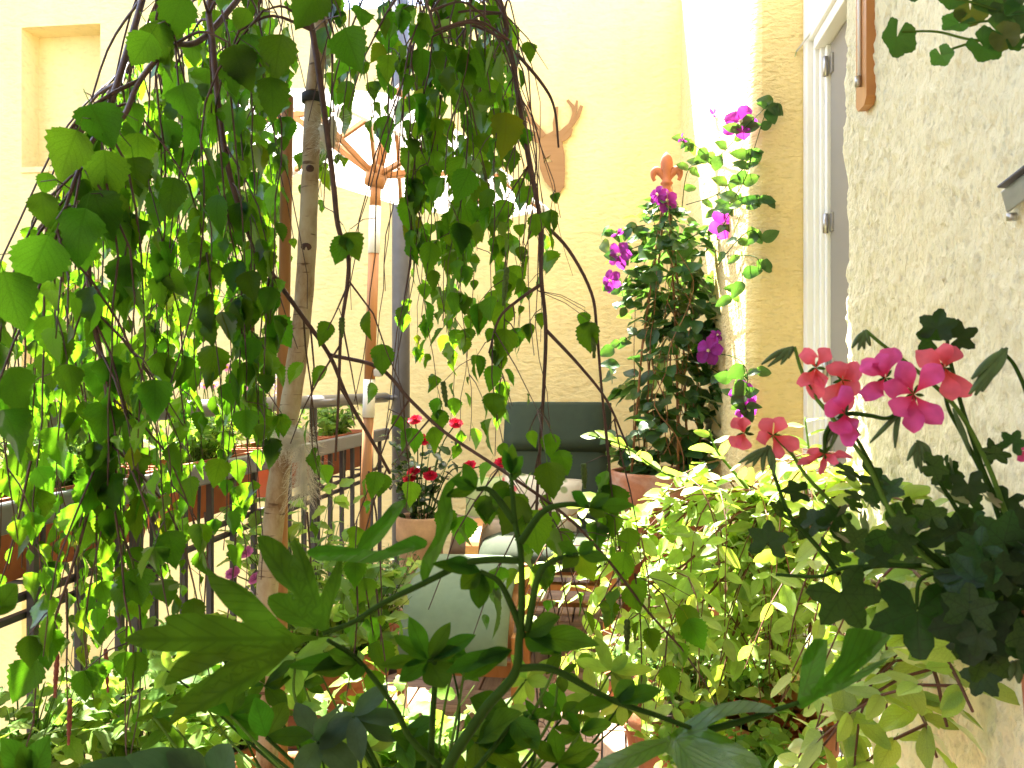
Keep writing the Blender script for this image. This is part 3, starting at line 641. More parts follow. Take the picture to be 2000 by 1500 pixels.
# planter boxes hung outside the bars on brackets, each with its plants
spr = strip_leaf(ellip(0.28, 0.8, 0.42), 5, 0.05, 0.2, 0.2, 0.1)
T_herb = [tmpl('herb_leaf', strip_leaf(ellip(0.26, 0.9, 0.4), 4, 0.0, 0.25, 0.25, 0.1, 0, s), 'herb') for s in range(3)]
T_bright = [tmpl('bright_leaf', strip_leaf(ellip(0.30, 0.8, 0.42), 8, 0.12, 0.2, 0.25, 0.12, 0.25, s), 'bright') for s in range(4)]
T_small = [tmpl('small_leaf', strip_leaf(ellip(0.34, 0.9, 0.45), 4, 0.0, 0.2, 0.2, 0.1, 0, s), 'bright') for s in range(3)]
def bush(parent, centre, rx, ry, rz, n, T, size, stems=10, stem='green_stem', nmax=60, up=0.5, rest='foliage', name='leaf', sr=0.0022):
    fo = Foliage(T); c = Vector(centre); m = MB()
    for s in range(stems):
        a = U(0, 6.28); r = math.sqrt(U(0, 1)); e = c+Vector((rx*r*math.cos(a), ry*r*math.sin(a), rz*U(0.4, 1.0)))
        b = c+Vector((rx*0.25*r*math.cos(a), ry*0.25*r*math.sin(a), -rz*0.2))
        mid = b.lerp(e, 0.5)+Vector((0, 0, rz*0.15)); q = curve([b, mid, e], 4); m.tube(q, taper(len(q), sr, sr*0.4), 4)
        for i in range(n//stems):
            t = U(0.15, 1.0); p = q[min(len(q)-1, int(t*(len(q)-1)+0.5))]+Vector((U(-1, 1)*rx*0.16, U(-1, 1)*ry*0.16, U(-1, 1)*rz*0.12))
            d = Vector((U(-1, 1), U(-1, 1), U(-0.5, 0.8))); nn = Vector((U(-1, 1)*0.7, U(-1, 1)*0.7, up+U(0, 0.8)))
            fo.put(R.randrange(9), p, d, nn, size*U(0.6, 1.25))
    stuff(m.build('stems', stem, parent)); fo.finish(parent, name, nmax, rest)
def daisy(mb, c, nrm, r, n=12, mat=None, w=0.16):
    c = Vector(c); nrm = Vector(nrm).normalized(); u = nrm.orthogonal().normalized(); v = nrm.cross(u)
    for i in range(n):
        a = 2*math.pi*i/n+U(-0.1, 0.1); d = u*math.cos(a)+v*math.sin(a)
        leaf_between(mb, c+d*r*0.15, c+d*r*U(0.9, 1.05)-nrm*r*0.1, r*w/0.5, nrm, ellip(0.5, 0.6, 0.6), 3, 0.1, 0.1)

boxes = [(0.78, 1.46), (1.52, 2.14), (2.2, 2.82), (2.88, 3.5), (3.56, 4.12)]
blabels = ['terracotta planter box on the railing nearest the camera at the left edge', 'second terracotta planter box along the railing from the camera',
           'terracotta planter box in the middle of the railing, under the pink asters', 'terracotta planter box on the railing behind the birch trunk',
           'farthest terracotta planter box, next to the round post']
plabels = ['sunlit small leaved trailing plant in the nearest railing planter', 'pale sunlit herb in the second railing planter',
           'pink aster clump flowering above the handrail', 'lilac flowered herb in the planter behind the birch trunk', 'bushy green plant in the planter beside the round post']
for i, (y0, y1) in enumerate(boxes):
    bx = thing('planter_box', (XR-0.14, (y0+y1)/2, 0.70), blabels[i], 'planter', 'planter boxes hung on the railing')
    c = Vector((XR-0.14, (y0+y1)/2, 0)); L2 = (y1-y0)/2
    m = MB(); zz = [(0.70, 0.062, L2-0.035), (0.70, 0.064, L2-0.033), (0.855, 0.088, L2-0.008), (0.86, 0.098, L2), (0.885, 0.10, L2), (0.885, 0.088, L2-0.012), (0.84, 0.083, L2-0.018)]
    vs = []; fs = []
    for (z, hx, hy) in zz: vs += [(c.x-hx, c.y-hy, z), (c.x+hx, c.y-hy, z), (c.x+hx, c.y+hy, z), (c.x-hx, c.y+hy, z)]
    for k in range(len(zz)-1):
        for j in range(4): fs.append((k*4+j, k*4+(j+1) % 4, k*4+4+(j+1) % 4, k*4+4+j))
    fs.append((3, 2, 1, 0)); m.add(vs, fs); m.build('box', 'box_terracotta', bx)
    m = MB(); hx, hy = 0.082, L2-0.019; m.add([(c.x-hx, c.y-hy, 0.845), (c.x+hx, c.y-hy, 0.845), (c.x+hx, c.y+hy, 0.845), (c.x-hx, c.y+hy, 0.845)], [(0, 1, 2, 3)]); m.build('soil', 'soil', bx)
    for yy in (y0+0.12, y1-0.12):
        m = MB(); m.tube([(XR-0.026, yy, 0.866), (XR-0.03, yy, 0.69), (XR-0.25, yy, 0.69), (XR-0.25, yy, 0.74)], 0.006, 6); m.build('bracket', 'rail_dark', bx)
    pl = thing('planter_plant', (c.x, c.y, 0.845), plabels[i], 'plant')
    if i in (0, 1): bush(pl, (c.x, c.y, 0.88), 0.14, L2, 0.17, 950, T_herb, 0.034, 44, nmax=120)
    elif i == 2:
        bush(pl, (c.x, c.y, 0.88), 0.12, L2, 0.16, 600, T_small, 0.036, 40, nmax=100)
        for k in range(26):
            u, v = (U(395, 500), U(705, 775)) if k < 19 else (U(150, 240), U(745, 790)); e = on_x(u, v, c.x+U(-0.05, 0.08)); e.x = c.x+U(-0.05, 0.07)
            q = curve([(c.x+U(-0.04, 0.04), e.y+U(-0.1, 0.1), 0.86), (e+Vector((0, 0, -0.08))), e], 4)
            s_ = MB(); s_.tube(q, 0.0015, 4); st = s_.build('stem', 'green_stem', pl)
            nrm = tocam(e)*0.7+Vector((U(-0.6, 0.6), U(-0.4, 0.4), 0.6))
            fm = MB(); daisy(fm, e, nrm, U(0.017, 0.024), 13); fl = fm.build('flower', 'petal_aster' if k < 19 else 'yellow_centre', st)
            if k < 19:
                cm = MB(); nn = nrm.normalized(); cm.lathe([(0, 0.003), (0.004, 0.002), (0.006, -0.001)], e+nn*0.001, 8, nn.to_track_quat('Z', 'Y').to_matrix()); cm.build('flower_centre', 'yellow_centre', st)
    elif i == 3:
        bush(pl, (c.x, c.y, 0.88), 0.12, L2, 0.16, 500, T_small, 0.034, 30, nmax=100)
        for k in range(7):
            e = Vector((c.x+U(-0.05, 0.08), c.y+U(-0.25, 0.25), U(1.02, 1.2))); b = Vector((c.x, e.y, 0.86)); s_ = MB(); s_.tube([b, e], [0.002, 0.001], 4); st = s_.build('stem', 'green_stem', pl)
            fm = MB()
            for t in range(26):
                f_ = 0.55+0.45*t/26; p = b.lerp(e, f_); d = Vector((U(-1, 1), U(-1, 1), 0.4)); leaf_between(fm, p, p+d.normalized()*0.014, 0.007, (0, 0, 1), ellip(0.5), 2)
            fm.build('flower_spike', 'petal_lilac', st)
    else: bush(pl, (c.x, c.y, 0.88), 0.11, L2, 0.15, 500, T_small, 0.036, 30, nmax=80)

# ------------------------------------------------------------------ parasol
UC = P(733, 750, 3.3); UC.z = 0
um = thing('parasol', (UC.x, UC.y, 0), 'white parasol with wooden ribs beside the railing', 'parasol')
pt = P(738, 250, 3.3); pb = P(712, 1040, 3.3); dirp = (pt-pb).normalized()
def pole_at(z): return pb+dirp*((z-pb.z)/dirp.z)
def seg(z0, z1, r, name, mat):
    q = MB(); q.tube([pole_at(z0), pole_at((z0+z1)/2), pole_at(z1)], r, 18); return q.build(name, mat, um)
zv = lambda v: H+(750-v)/F*3.3
ZA = zv(345)
seg(zv(405), ZA, 0.022, 'pole', 'pole_wood')
seg(zv(495), zv(403), 0.0235, 'sleeve', 'white_paint')
seg(zv(742), zv(494), 0.022, 'pole', 'pole_wood')
seg(zv(815), zv(741), 0.0245, 'sleeve', 'white_paint')
seg(0.30, zv(814), 0.022, 'pole', 'stake_wood')
b0 = pole_at(0.30)
m = MB(); m.lathe([(0.0, 0.0), (0.2, 0.0), (0.2, 0.05), (0.17, 0.065), (0.05, 0.07), (0.032, 0.09), (0.032, 0.32), (0.024, 0.33)], (b0.x, b0.y, 0.002)); m.build('base', 'rail_dark', um)
kb = pole_at(zv(728)); m = MB(); m.box(kb+Vector((0.034, 0, 0)), (0.03, 0.03, 0.03), bev=0.003); m.build('clamp', 'steel', um)
hub = pole_at(zv(345)); RT = 0.70
TILT = Matrix.Rotation(math.radians(14), 3, Vector((-ST, CT, 0)))
def hd(v): return hub+TILT @ Vector(v)
apex = hd((0, 0, 0.34)); ctr = hd((0, 0, 0.045)); AX = TILT @ Vector((0, 0, 1))
m = MB(); m.lathe([(0.02, -0.045), (0.04, -0.04), (0.045, 0.0), (0.04, 0.035), (0.024, 0.045)], hub, 16, TILT); m.build('runner', 'pole_wood', um)
m = MB(); m.lathe([(0.02, -0.05), (0.04, -0.04), (0.04, 0.0), (0.01, 0.03), (0.0, 0.05)], apex, 16, TILT); m.build('top_hub', 'pole_wood', um)
m = MB(); m.tube([hub, apex], 0.021, 16); m.build('upper_pole', 'pole_wood', um)
tips = []
for k in range(8):
    a = TH+k*math.pi/4; tips.append(hd((RT*math.cos(a), RT*math.sin(a), 0.045)))
for k in range(8):
    t = tips[k]; q = MB(); d = t-apex; a_ = apex+d*0.02
    rot = frame(d, AX); q.box((a_+t)/2-AX*0.018, (0.016, (t-a_).length*0.985, 0.026), rot, bev=0.003); rb = q.build('rib', 'pole_wood', um)
    q = MB(); e = apex+d*0.55-AX*0.022; dd = e-hub; q.box(hub+dd*0.53, (0.014, dd.length*0.94, 0.022), frame(dd, AX), bev=0.002); q.build('strut', 'pole_wood', rb)
    q = MB(); dn = d.normalized(); q.tube([t-dn*0.035-AX*0.018, t+dn*0.012-AX*0.02, t+dn*0.03-AX*0.012], [0.019, 0.017, 0.006], 10); q.build('rib_pocket', 'canopy', rb)
m = MB(); NS = 10
for k in range(8):
    A, B = tips[k], tips[(k+1) % 8]; vs = []; fs = []; w = 7
    for i in range(NS+1):
        s = i/NS
        for j in range(w):
            t = j/(w-1); e = A.lerp(B, t); p = apex.lerp(e, s); sag = 4*t*(1-t)*s
            cin = (ctr-p); cin = cin-AX*cin.dot(AX)
            p = p+cin*0.05*sag*s+AX*(0.02*math.sin(math.pi*s)-0.03*sag*math.sin(math.pi*s*0.9))
            vs.append(p)
    for i in range(NS):
        for j in range(w-1): fs.append((i*w+j, i*w+j+1, (i+1)*w+j+1, (i+1)*w+j))
    m.add(vs, fs, None, True)
    # hem
    hv = []; 
    for j in range(w): hv += [vs[NS*w+j], vs[NS*w+j]-Vector((0, 0, 0.012))]
    m.add(hv, [(2*j, 2*j+2, 2*j+3, 2*j+1) for j in range(w-1)], None, True)
m.build('canopy', 'canopy', um)

# ------------------------------------------------------------------ stag head cut-out on the end wall
def flat_poly(name, pts, mat, parent, y0, th, hole=None):
    """an outline in photo pixels cut from board of thickness th hung on the end wall"""
    bm = bmesh.new(); loops = [pts]+([hole] if hole else [])
    ed = []
    for lp in loops:
        vv = [bm.verts.new(on_y(u, v, y0)) for u, v in lp]
        ed += [bm.edges.new((vv[i], vv[(i+1) % len(vv)])) for i in range(len(vv))]
    bmesh.ops.triangle_fill(bm, use_beauty=True, use_dissolve=False, edges=ed, normal=(0, -1, 0))
    ext = bmesh.ops.extrude_face_region(bm, geom=bm.faces[:])
    for v in [g for g in ext['geom'] if isinstance(g, bmesh.types.BMVert)]: v.co.y += th
    bmesh.ops.recalc_face_normals(bm, faces=bm.faces[:])
    bm.verts.index_update(); q = MB(); q.add([v.co.copy() for v in bm.verts], [[v.index for v in f.verts] for f in bm.faces]); bm.free()
    return q.build(name, mat, parent)
cp = lambda L: [(850+x/3.0, y/3.0) for x, y in L]
sc_ = on_y(1085, 380, YB)
stag = thing('stag_cutout', (sc_.x, YB-0.02, sc_.z), 'tan wooden stag head cut-out hanging on the yellow end wall', 'wall decoration')
yw = YB-0.030
flat_poly('head', cp([(720, 1140), (690, 1115), (640, 1060), (612, 985), (608, 880), (600, 820), (615, 790), (660, 785), (700, 760), (735, 770), (745, 800), (748, 850), (758, 900), (760, 1000), (757, 1090), (738, 1115)]),
          'stag_wood', stag, yw, 0.012, cp([(628, 920), (650, 926), (675, 910), (672, 935), (685, 948), (655, 950), (635, 955), (642, 938)]))
flat_poly('ear', cp([(737, 832), (762, 822), (795, 795), (806, 755), (780, 742), (745, 758), (738, 772)]), 'stag_wood', stag, yw-0.0015, 0.011)
flat_poly('ear', cp([(612, 840), (585, 832), (552, 800), (540, 768), (570, 762), (600, 778), (614, 795)]), 'stag_wood', stag, yw-0.0015, 0.011)
def ribbon(name, pts, w0, w1, dy):
    pts = [Vector(p) for p in pts]; L_ = []; R_ = []; k = len(pts)
    for i, p in enumerate(pts):
        t = (pts[min(i+1, k-1)]-pts[max(i-1, 0)]).normalized(); n = Vector((-t.y, t.x)); w = (w0+(w1-w0)*i/(k-1))/2; L_.append(tuple(p+n*w)); R_.append(tuple(p-n*w))
    flat_poly(name, L_+R_[::-1], 'stag_wood', stag, yw-dy, 0.011)
ribbon('antler', [(1090, 268), (1103, 254), (1118, 240), (1129, 225), (1136, 206)], 12, 6, 0.003)
ribbon('antler_tine', [(1116, 242), (1122, 222), (1119, 208), (1108, 195)], 10, 5, 0.0045)
ribbon('antler_tine', [(1121, 222), (1125, 210), (1127, 196)], 8, 4, 0.006)
ribbon('antler_tine', [(1086, 264), (1084, 240), (1086, 224), (1088, 208)], 11, 5, 0.003)
ribbon('antler', [(1062, 266), (1050, 250), (1038, 236), (1024, 226), (1016, 206)], 12, 6, 0.003)
ribbon('antler_tine', [(1034, 234), (1030, 216), (1032, 198)], 9, 4, 0.0045)
m = MB(); pc = on_y(1078, 300, YB); m.tube([(pc.x, yw+0.005, pc.z), (pc.x, YB+0.002, pc.z)], 0.008, 8); m.build('peg', 'steel', stag)

# ------------------------------------------------------------------ thermometer and bracket on the near wall
tz0 = on_x(1690, 232, XW).z; ty0 = on_x(1708, 100, XW-0.012).y; ty1 = ty0+0.062
th = thing('thermometer', (XW, ty0, tz0), 'wooden wall thermometer with glass tube beside the door', 'thermometer')
m = MB(); a = [(ty0, tz0+0.012), (ty0+0.012, tz0), (ty1-0.012, tz0), (ty1, tz0+0.012), (ty1, tz0+0.29), (ty1-0.012, tz0+0.30), (ty0+0.012, tz0+0.30), (ty0, tz0+0.29)]
x0, x1 = XW-0.026, XW-0.009
m.add([(x0, y, z) for y, z in a]+[(x1, y, z) for y, z in a], [tuple(range(8)), tuple(range(15, 7, -1))]+[(i, 8+i, 8+(i+1) % 8, (i+1) % 8) for i in range(8)])
m.build('board', 'chair_wood', th)
m = MB(); yc = (ty0+ty1)/2; m.tube([(x0-0.003, yc, tz0+0.05), (x0-0.003, yc, tz0+0.28)], 0.003, 8); m.build('glass_tube', 'white_paint', th)
m = MB(); m.tube([(x0-0.005, yc, tz0+0.04), (x0-0.005, yc, tz0+0.058)], 0.006, 10); m.build('bulb_guard', 'steel', th)
for k in range(16):
    m = MB(); z = tz0+0.07+k*0.0125; m.box2((x0-0.0008, yc+0.006, z), (x0-0.0001, yc+(0.016 if k % 4 else 0.022), z+0.0012)); m.build('scale_mark', 'black', th)
m = MB(); m.tube([(x1-0.004, yc, tz0+0.15), (XW+0.004, yc, tz0+0.15)], 0.006, 6); m.build('spacer', 'steel', th)
p = P(1962, 395, 0.95)
br = thing('wall_bracket', (XW, p.y, p.z), 'grey metal bracket arm sticking out of the rough cream wall', 'bracket')
q0 = Vector((p.x, p.y+0.0, p.z)); q1 = Vector((XW+0.002, p.y-0.10, p.z+0.035)); d = q1-q0
m = MB(); m.box((q0+q1)/2, (0.003, d.length, 0.028), frame(d, (0, 0, 1)) @ Matrix.Rotation(0, 4, 'Y'), bev=0.001); m.build('arm', 'steel', br)
m = MB(); m.box((q0+q1)/2+Vector((0, 0.008, 0.016)), (0.02, d.length*0.9, 0.003), frame(d, (0, 0, 1)), bev=0.001); m.build('flange', 'rail', br)
m = MB(); m.tube([q0+Vector((0.006, -0.004, -0.014)), q0+Vector((0.006, -0.004, -0.022))], 0.006, 8); m.build('screw', 'steel', br)

# ------------------------------------------------------------------ armchair, footstool, pillows
def slabs(profile, x0, x1, th, name, mat, parent, edge=0.02, nx=8):
    """a soft pad following a side profile (y,z), of thickness th below the line"""
    pts = curve([Vector((0, y, z)) for y, z in profile], 5); k = len(pts); m = MB(); vs = []; fs = []
    rows = []
    for i, p in enumerate(pts):
        t = (pts[min(i+1, k-1)]-pts[max(i-1, 0)]).normalized(); nrm = Vector((0, -t.z, t.y))
        e = min(i, k-1-i)/2.0; fe = min(1, 0.35+0.65*math.sqrt(min(1, e)))
        row = []
        for s in (1, -1):
            xs_ = [x0+(x1-x0)*j/nx for j in range(nx+1)]
            if s < 0: xs_ = xs_[::-1]
            for j, x in enumerate(xs_):
                ee = min(j, nx-j); fx = 0.45 if ee == 0 else 1.0
                q = p-nrm*th*0.5+nrm*s*th*0.5*fe*fx; row.append((x, q.y, q.z))
        rows.append(row)
    w = len(rows[0]); vs = [c for r in rows for c in r]
    for i in range(k-1):
        for j in range(w): fs.append((i*w+j, (i+1)*w+j, (i+1)*w+(j+1) % w, i*w+(j+1) % w))
    fs.append(tuple(range(w))); fs.append(tuple((k-1)*w+j for j in range(w-1, -1, -1)))
    m.add(vs, fs, None, True); return m.build(name, mat, parent)
def bent(pts, w, th, name, mat, parent, x):
    """bentwood strip: flat section w (along x) by th swept along (y,z) points"""
    q = curve([Vector((x, y, z)) for y, z in pts], 6); k = len(q); m = MB(); vs = []; fs = []
    for i, p in enumerate(q):
        t = (q[min(i+1, k-1)]-q[max(i-1, 0)]).normalized(); n_ = Vector((0, -t.z, t.y))
        for a, b in ((-1, -1), (1, -1), (1, 1), (-1, 1)): vs.append(p+Vector((a*w/2, 0, 0))+n_*b*th/2)
    for i in range(k-1):
        for j in range(4): fs.append((i*4+j, i*4+(j+1) % 4, i*4+4+(j+1) % 4, i*4+4+j))
    fs += [(3, 2, 1, 0), tuple((k-1)*4+j for j in range(4))]
    m.add(vs, fs); return m.build(name, mat, parent)
cx0, cx1 = -0.515, 0.005
ch = thing('armchair', ((cx0+cx1)/2, 3.6, 0), 'dark green cushioned armchair with bent wood frame before the end wall', 'armchair')
slabs([(3.80, 0.36), (3.90, 0.60), (4.00, 0.84), (4.06, 1.03)], cx0, cx1, 0.075, 'back_cushion', 'cushion', ch)
slabs([(3.952, 0.80), (3.99, 0.90), (4.025, 0.99), (4.05, 1.045)], cx0-0.004, cx1+0.004, 0.10, 'headrest', 'cushion', ch)
slabs([(3.84, 0.37), (3.6, 0.385), (3.4, 0.42), (3.22, 0.43), (3.16, 0.38)], cx0+0.01, cx1-0.01, 0.085, 'seat_cushion', 'cushion', ch)
for x in (cx0-0.02, cx1-0.005):
    bent([(4.02, 0.03), (3.6, 0.022), (3.24, 0.03), (3.15, 0.11), (3.16, 0.40), (3.20, 0.50), (3.34, 0.545), (3.66, 0.50), (3.84, 0.46)], 0.052, 0.026, 'side_frame', 'chair_wood', ch, x)
for x in (cx0+0.06, cx1-0.06): bent([(3.22, 0.34), (3.55, 0.29), (3.80, 0.27), (3.90, 0.36), (4.02, 0.70), (4.13, 1.0)], 0.05, 0.022, 'back_frame', 'chair_wood', ch, x)
for (y, z) in ((3.20, 0.33), (3.78, 0.255), (3.98, 0.055)):
    m = MB(); m.box(((cx0+cx1)/2-0.012, y, z), (cx1-cx0+0.03, 0.05, 0.024), bev=0.003); m.build('cross_rail', 'chair_wood', ch)

fs0, fs1 = -0.70, -0.335
ft = thing('footstool', ((fs0+fs1)/2, 2.9, 0), 'wooden footstool with pale green curved cushion before the armchair', 'footstool')
slabs([(3.16, 0.37), (3.10, 0.405), (2.95, 0.40), (2.80, 0.355), (2.71, 0.26), (2.69, 0.19)], fs0, fs1, 0.06, 'cushion', 'cushion_pale', ft)
for x in (fs0+0.03, fs1-0.015):
    bent([(3.08, 0.355), (2.95, 0.345), (2.80, 0.295), (2.74, 0.20)], 0.045, 0.022, 'seat_frame', 'chair_wood', ft, x)
for x in (fs0+0.0, fs1+0.022):
    for y in (2.72, 3.10):
        m = MB(); m.box((x, y, 0.14+(0.08 if y > 3 else 0)), (0.024, 0.056, 0.28+(0.16 if y > 3 else 0)), bev=0.003); m.build('leg', 'chair_wood', ft)
for y in (2.76, 3.06):
    m = MB(); m.box(((fs0+fs1)/2+0.01, y, 0.15), (fs1-fs0-0.002, 0.022, 0.05), bev=0.003); m.build('cross_rail', 'chair_wood', ft)

def pillow(name, c, w, h_, th_, rot, mat, label):
    t = thing(name, c, label, 'pillow', 'pillows on the armchair'); m = MB(); n = 12; vs = []; fs = []
    for s in (1, -1):
        for i in range(n+1):
            for j in range(n+1):
                a, b = i/n*2-1, j/n*2-1; e = max(0, (1-abs(a)**2.6))*max(0, (1-abs(b)**2.6))
                pin = 1-0.07*(1-abs(a))*abs(b)-0.07*(1-abs(b))*abs(a)
                vs.append(Vector((a*w/2*pin, s*th_/2*(e**0.55)*(1+0.08*math.sin(5*a+3*b)), b*h_/2*pin)))
    o = (n+1)**2
    for i in range(n):
        for j in range(n):
            a = i*(n+1)+j; fs.append((a, a+n+1, a+n+2, a+1)); fs.append((o+a, o+a+1, o+a+n+2, o+a+n+1))
    rm = Euler(rot).to_matrix(); m.add([Vector(c)+rm @ v for v in vs], fs, None, True); m.build('pillow_cover', mat, t)
    q = MB(); rim = []
    for k in range(4*n):
        s = k//n; f = (k % n)/n*2-1
        a, b = [(f, -1), (1, f), (-f, 1), (-1, -f)][s]; pin = 1-0.07*(1-abs(a))*abs(b)-0.07*(1-abs(b))*abs(a); rim.append(Vector(c)+rm @ Vector((a*w/2*pin, 0, b*h_/2*pin)))
    q.tube(rim+[rim[0]], 0.004, 5, False); q.build('piping', mat, t)
pillow('throw_pillow', P(1052, 1005, 3.66), 0.36, 0.36, 0.12, (-0.35, 0.12, 0.1), 'floral', 'cream floral pillow leaning on the armchair back')
pillow('throw_pillow', P(962, 985, 3.74), 0.26, 0.26, 0.09, (-0.3, -0.1, -0.1), 'pillow_green', 'lime green pillow behind the floral one')
pillow('bolster_pillow', P(945, 1050, 3.50), 0.30, 0.17, 0.15, (-0.1, 0.05, -0.15), 'pillow_beige', 'taupe bolster pillow lying on the armchair seat')

# ------------------------------------------------------------------ pots
def pot(loc, r, hgt, label, mat='terracotta', group='terracotta pots on the deck', rim=True, soil=True, name='terracotta_pot'):
    t = thing(name, loc, label, 'pot', group); L = Vector(loc); m = MB(); rb = r*0.70
    pr = [(0.0, 0.0), (rb, 0.0), (rb+0.004, 0.006)]
    if rim: pr += [(r*0.93, hgt*0.80), (r*0.935, hgt*0.805), (r*1.0, hgt*0.81), (r*1.02, hgt*0.83), (r*1.02, hgt*0.985), (r*1.0, hgt), (r*0.92, hgt), (r*0.90, hgt*0.97), (r*0.86, hgt*0.80)]
    else: pr += [(r*0.98, hgt*0.96), (r, hgt*0.99), (r*0.98, hgt), (r*0.93, hgt), (r*0.90, hgt*0.95), (r*0.86, hgt*0.8)]
    m.lathe(pr, L, 36); m.build('body', mat, t)
    if soil:
        m = MB(); m.lathe([(0.0, hgt*0.885), (r*0.5, hgt*0.90), (r*0.885, hgt*0.88)], L, 20); m.build('soil', 'soil', t)
    return t, L+Vector((0, 0, hgt*0.89))
def deck(u, v):
    d = H*F/(v-750); p = P(u, v, d); p.z = 0.0025; return p

# pot with red roses beside the chair
rp = P(822, 1008, 3.55); rl = (rp.x, rp.y, 0.0025)
pot(rl, 0.105, rp.z, 'pale tall terracotta pot holding the red roses beside the armchair', 'terracotta_pale')
rose = thing('rose_bush', (rp.x, rp.y, rp.z-0.06), 'small rose bush with red blooms in the pale pot', 'plant')
T_rose = [tmpl('rose_leaf', strip_leaf(ellip(0.30, 0.8, 0.45), 6, 0.1, 0.25, 0.2, 0.1, 0.1, s), 'rose_leaf') for s in range(3)]
bush(rose, (rp.x, rp.y, rp.z+0.02), 0.17, 0.15, 0.34, 220, T_rose, 0.05, 14, nmax=110, sr=0.004)
def rosette(mb, c, nrm, r):
    c = Vector(c); nrm = Vector(nrm).normalized(); u = nrm.orthogonal().normalized(); w = nrm.cross(u)
    for ring in range(4):
        for i in range(6):
            a = 2*math.pi*(i+0.5*ring)/6+U(-0.2, 0.2); rr_ = r*(0.3+0.24*ring); d = u*math.cos(a)+w*math.sin(a); lift = nrm*r*(0.75-0.2*ring)
            leaf_between(mb, c+d*r*0.06*ring, c+d*rr_+lift, rr_*1.5+r*0.25, nrm-d*(1.5-0.4*ring), ellip(0.5, 0.5, 0.62), 4, 0.35, 0.12, 0, 0.1)
for (u, v) in ((811, 821), (826, 860), (890, 828), (917, 910), (808, 922), (980, 905), (800, 935), (840, 930)):
    c = P(u, v, 3.5+U(-0.06, 0.05)); s_ = MB(); q = curve([(rp.x+U(-0.03, 0.03), rp.y+U(-0.03, 0.03), rp.z-0.05), Vector((rp.x, rp.y, rp.z)).lerp(c, 0.55)+Vector((0, 0, 0.06)), c], 4)
    s_.tube(q, 0.003, 5); st = s_.build('stem', 'dark_stem', rose); f_ = MB(); rosette(f_, c, tocam(c)*0.6+Vector((U(-0.4, 0.4), 0, 0.7)), U(0.026, 0.034)); f_.build('flower', 'petal_red', st)

# feathery sunlit plant between the rose pot and the footstool
fp = deck(800, 1245); fp = Vector((fp.x-0.03, 3.27, 0.0025))
pot(fp, 0.10, 0.17, 'small terracotta pot with feathery green plant behind the footstool'); pl = thing('feathery_plant', fp+Vector((0, 0, 0.15)), 'bright feathery green plant behind the footstool', 'plant')
bush(pl, fp+Vector((0, 0, 0.19)), 0.15, 0.12, 0.26, 520, T_herb, 0.026, 40, nmax=60)

# clematis in a big pot with obelisk
CL = Vector((0.215, 3.62, 0.0025)); CD = PX(CL)[2]
pot(CL, 0.21, 0.74, 'large tall terracotta pot holding the clematis'); 
ob = thing('plant_obelisk', CL+Vector((0, 0, 0.66)), 'bamboo plant support with terracotta fleur-de-lis finial', 'plant support')
ftop = P(1302, 296, CD); fbase = P(1302, 384, CD); canetop = fbase
for k in range(4):
    a = 0.5+k*math.pi/2; b = CL+Vector((0.15*math.cos(a), 0.15*math.sin(a), 0.62)); m = MB()
    m.tube([b, b.lerp(canetop, 0.5)+Vector((0.03*math.cos(a), 0.03*math.sin(a), 0)), canetop+Vector((0.012*math.cos(a), 0.012*math.sin(a), 0.01))], [0.006, 0.005, 0.005], 7); m.build('cane', 'vine', ob)
hF = ftop.z-fbase.z; m = MB()
m.lathe([(0.0, 0.0), (0.030, 0.0), (0.034, 0.05), (0.026, 0.10), (0.018, 0.16), (0.024, 0.20), (0.030, 0.235), (0.022, 0.27), (0.019, 0.33), (0.022, 0.40), (0.025, 0.50), (0.030, 0.60), (0.032, 0.70), (0.028, 0.80), (0.017, 0.90), (0.006, 0.97), (0.0, 1.0)] if False else
        [(r_, z_*hF) for r_, z_ in [(0.0, 0.0), (0.027, 0.0), (0.032, 0.05), (0.026, 0.11), (0.018, 0.19), (0.020, 0.25), (0.027, 0.28), (0.027, 0.31), (0.020, 0.34), (0.018, 0.42), (0.021, 0.52), (0.026, 0.64), (0.028, 0.74), (0.024, 0.85), (0.013, 0.94), (0.006, 0.965), (0.0, 1.0)]], fbase, 20)
fin = m.build('finial', 'finial_clay', ob)
for s in (-1, 1):
    pr = [(0.008, 0.36), (0.022, 0.50), (0.040, 0.585), (0.054, 0.55), (0.058, 0.44), (0.052, 0.36)]
    q = curve([fbase+Vector((s*x, 0, z*hF)) for x, z in pr], 4); n_ = len(q)
    rad = [0.008+0.010*math.sin(math.pi*min(1, (i/(n_-1))*1.15))**0.8*(1 if i < n_*0.6 else 1-(i/n_-0.6)*2.0) for i in range(n_)]; m = MB(); m.tube(q, rad, 10); m.build('side_petal', 'finial_clay', fin)
cl = thing('clematis', CL+Vector((0, 0, 0.66)), 'clematis climbing the obelisk with purple flowers', 'climber')
T_cl = [tmpl('clematis_leaf', strip_leaf(ellip(0.37, 0.75, 0.40), 8, 0.0, 0.2, 0.22, 0.12, 0.22, s), 'clematis') for s in range(4)]
fo = Foliage(T_cl); m = MB()
def PV(u, v, d):
    # a point of the climber in front of the pier: never inside the wall
    p = P(u, v, d)
    while p.x > (0.45 if p.y > Y1-0.03 else 0.62): d -= 0.02; p = P(u, v, d)
    return p
def cl_halfw(v):
    K = [(392, 25), (420, 55), (450, 85), (500, 105), (560, 105), (620, 98), (680, 108), (760, 120), (830, 118), (900, 100), (960, 70), (1000, 50)]
    for i in range(len(K)-1):
        if K[i][0] <= v <= K[i+1][0]: t = (v-K[i][0])/(K[i+1][0]-K[i][0]); return K[i][1]+(K[i+1][1]-K[i][1])*t
    return 30
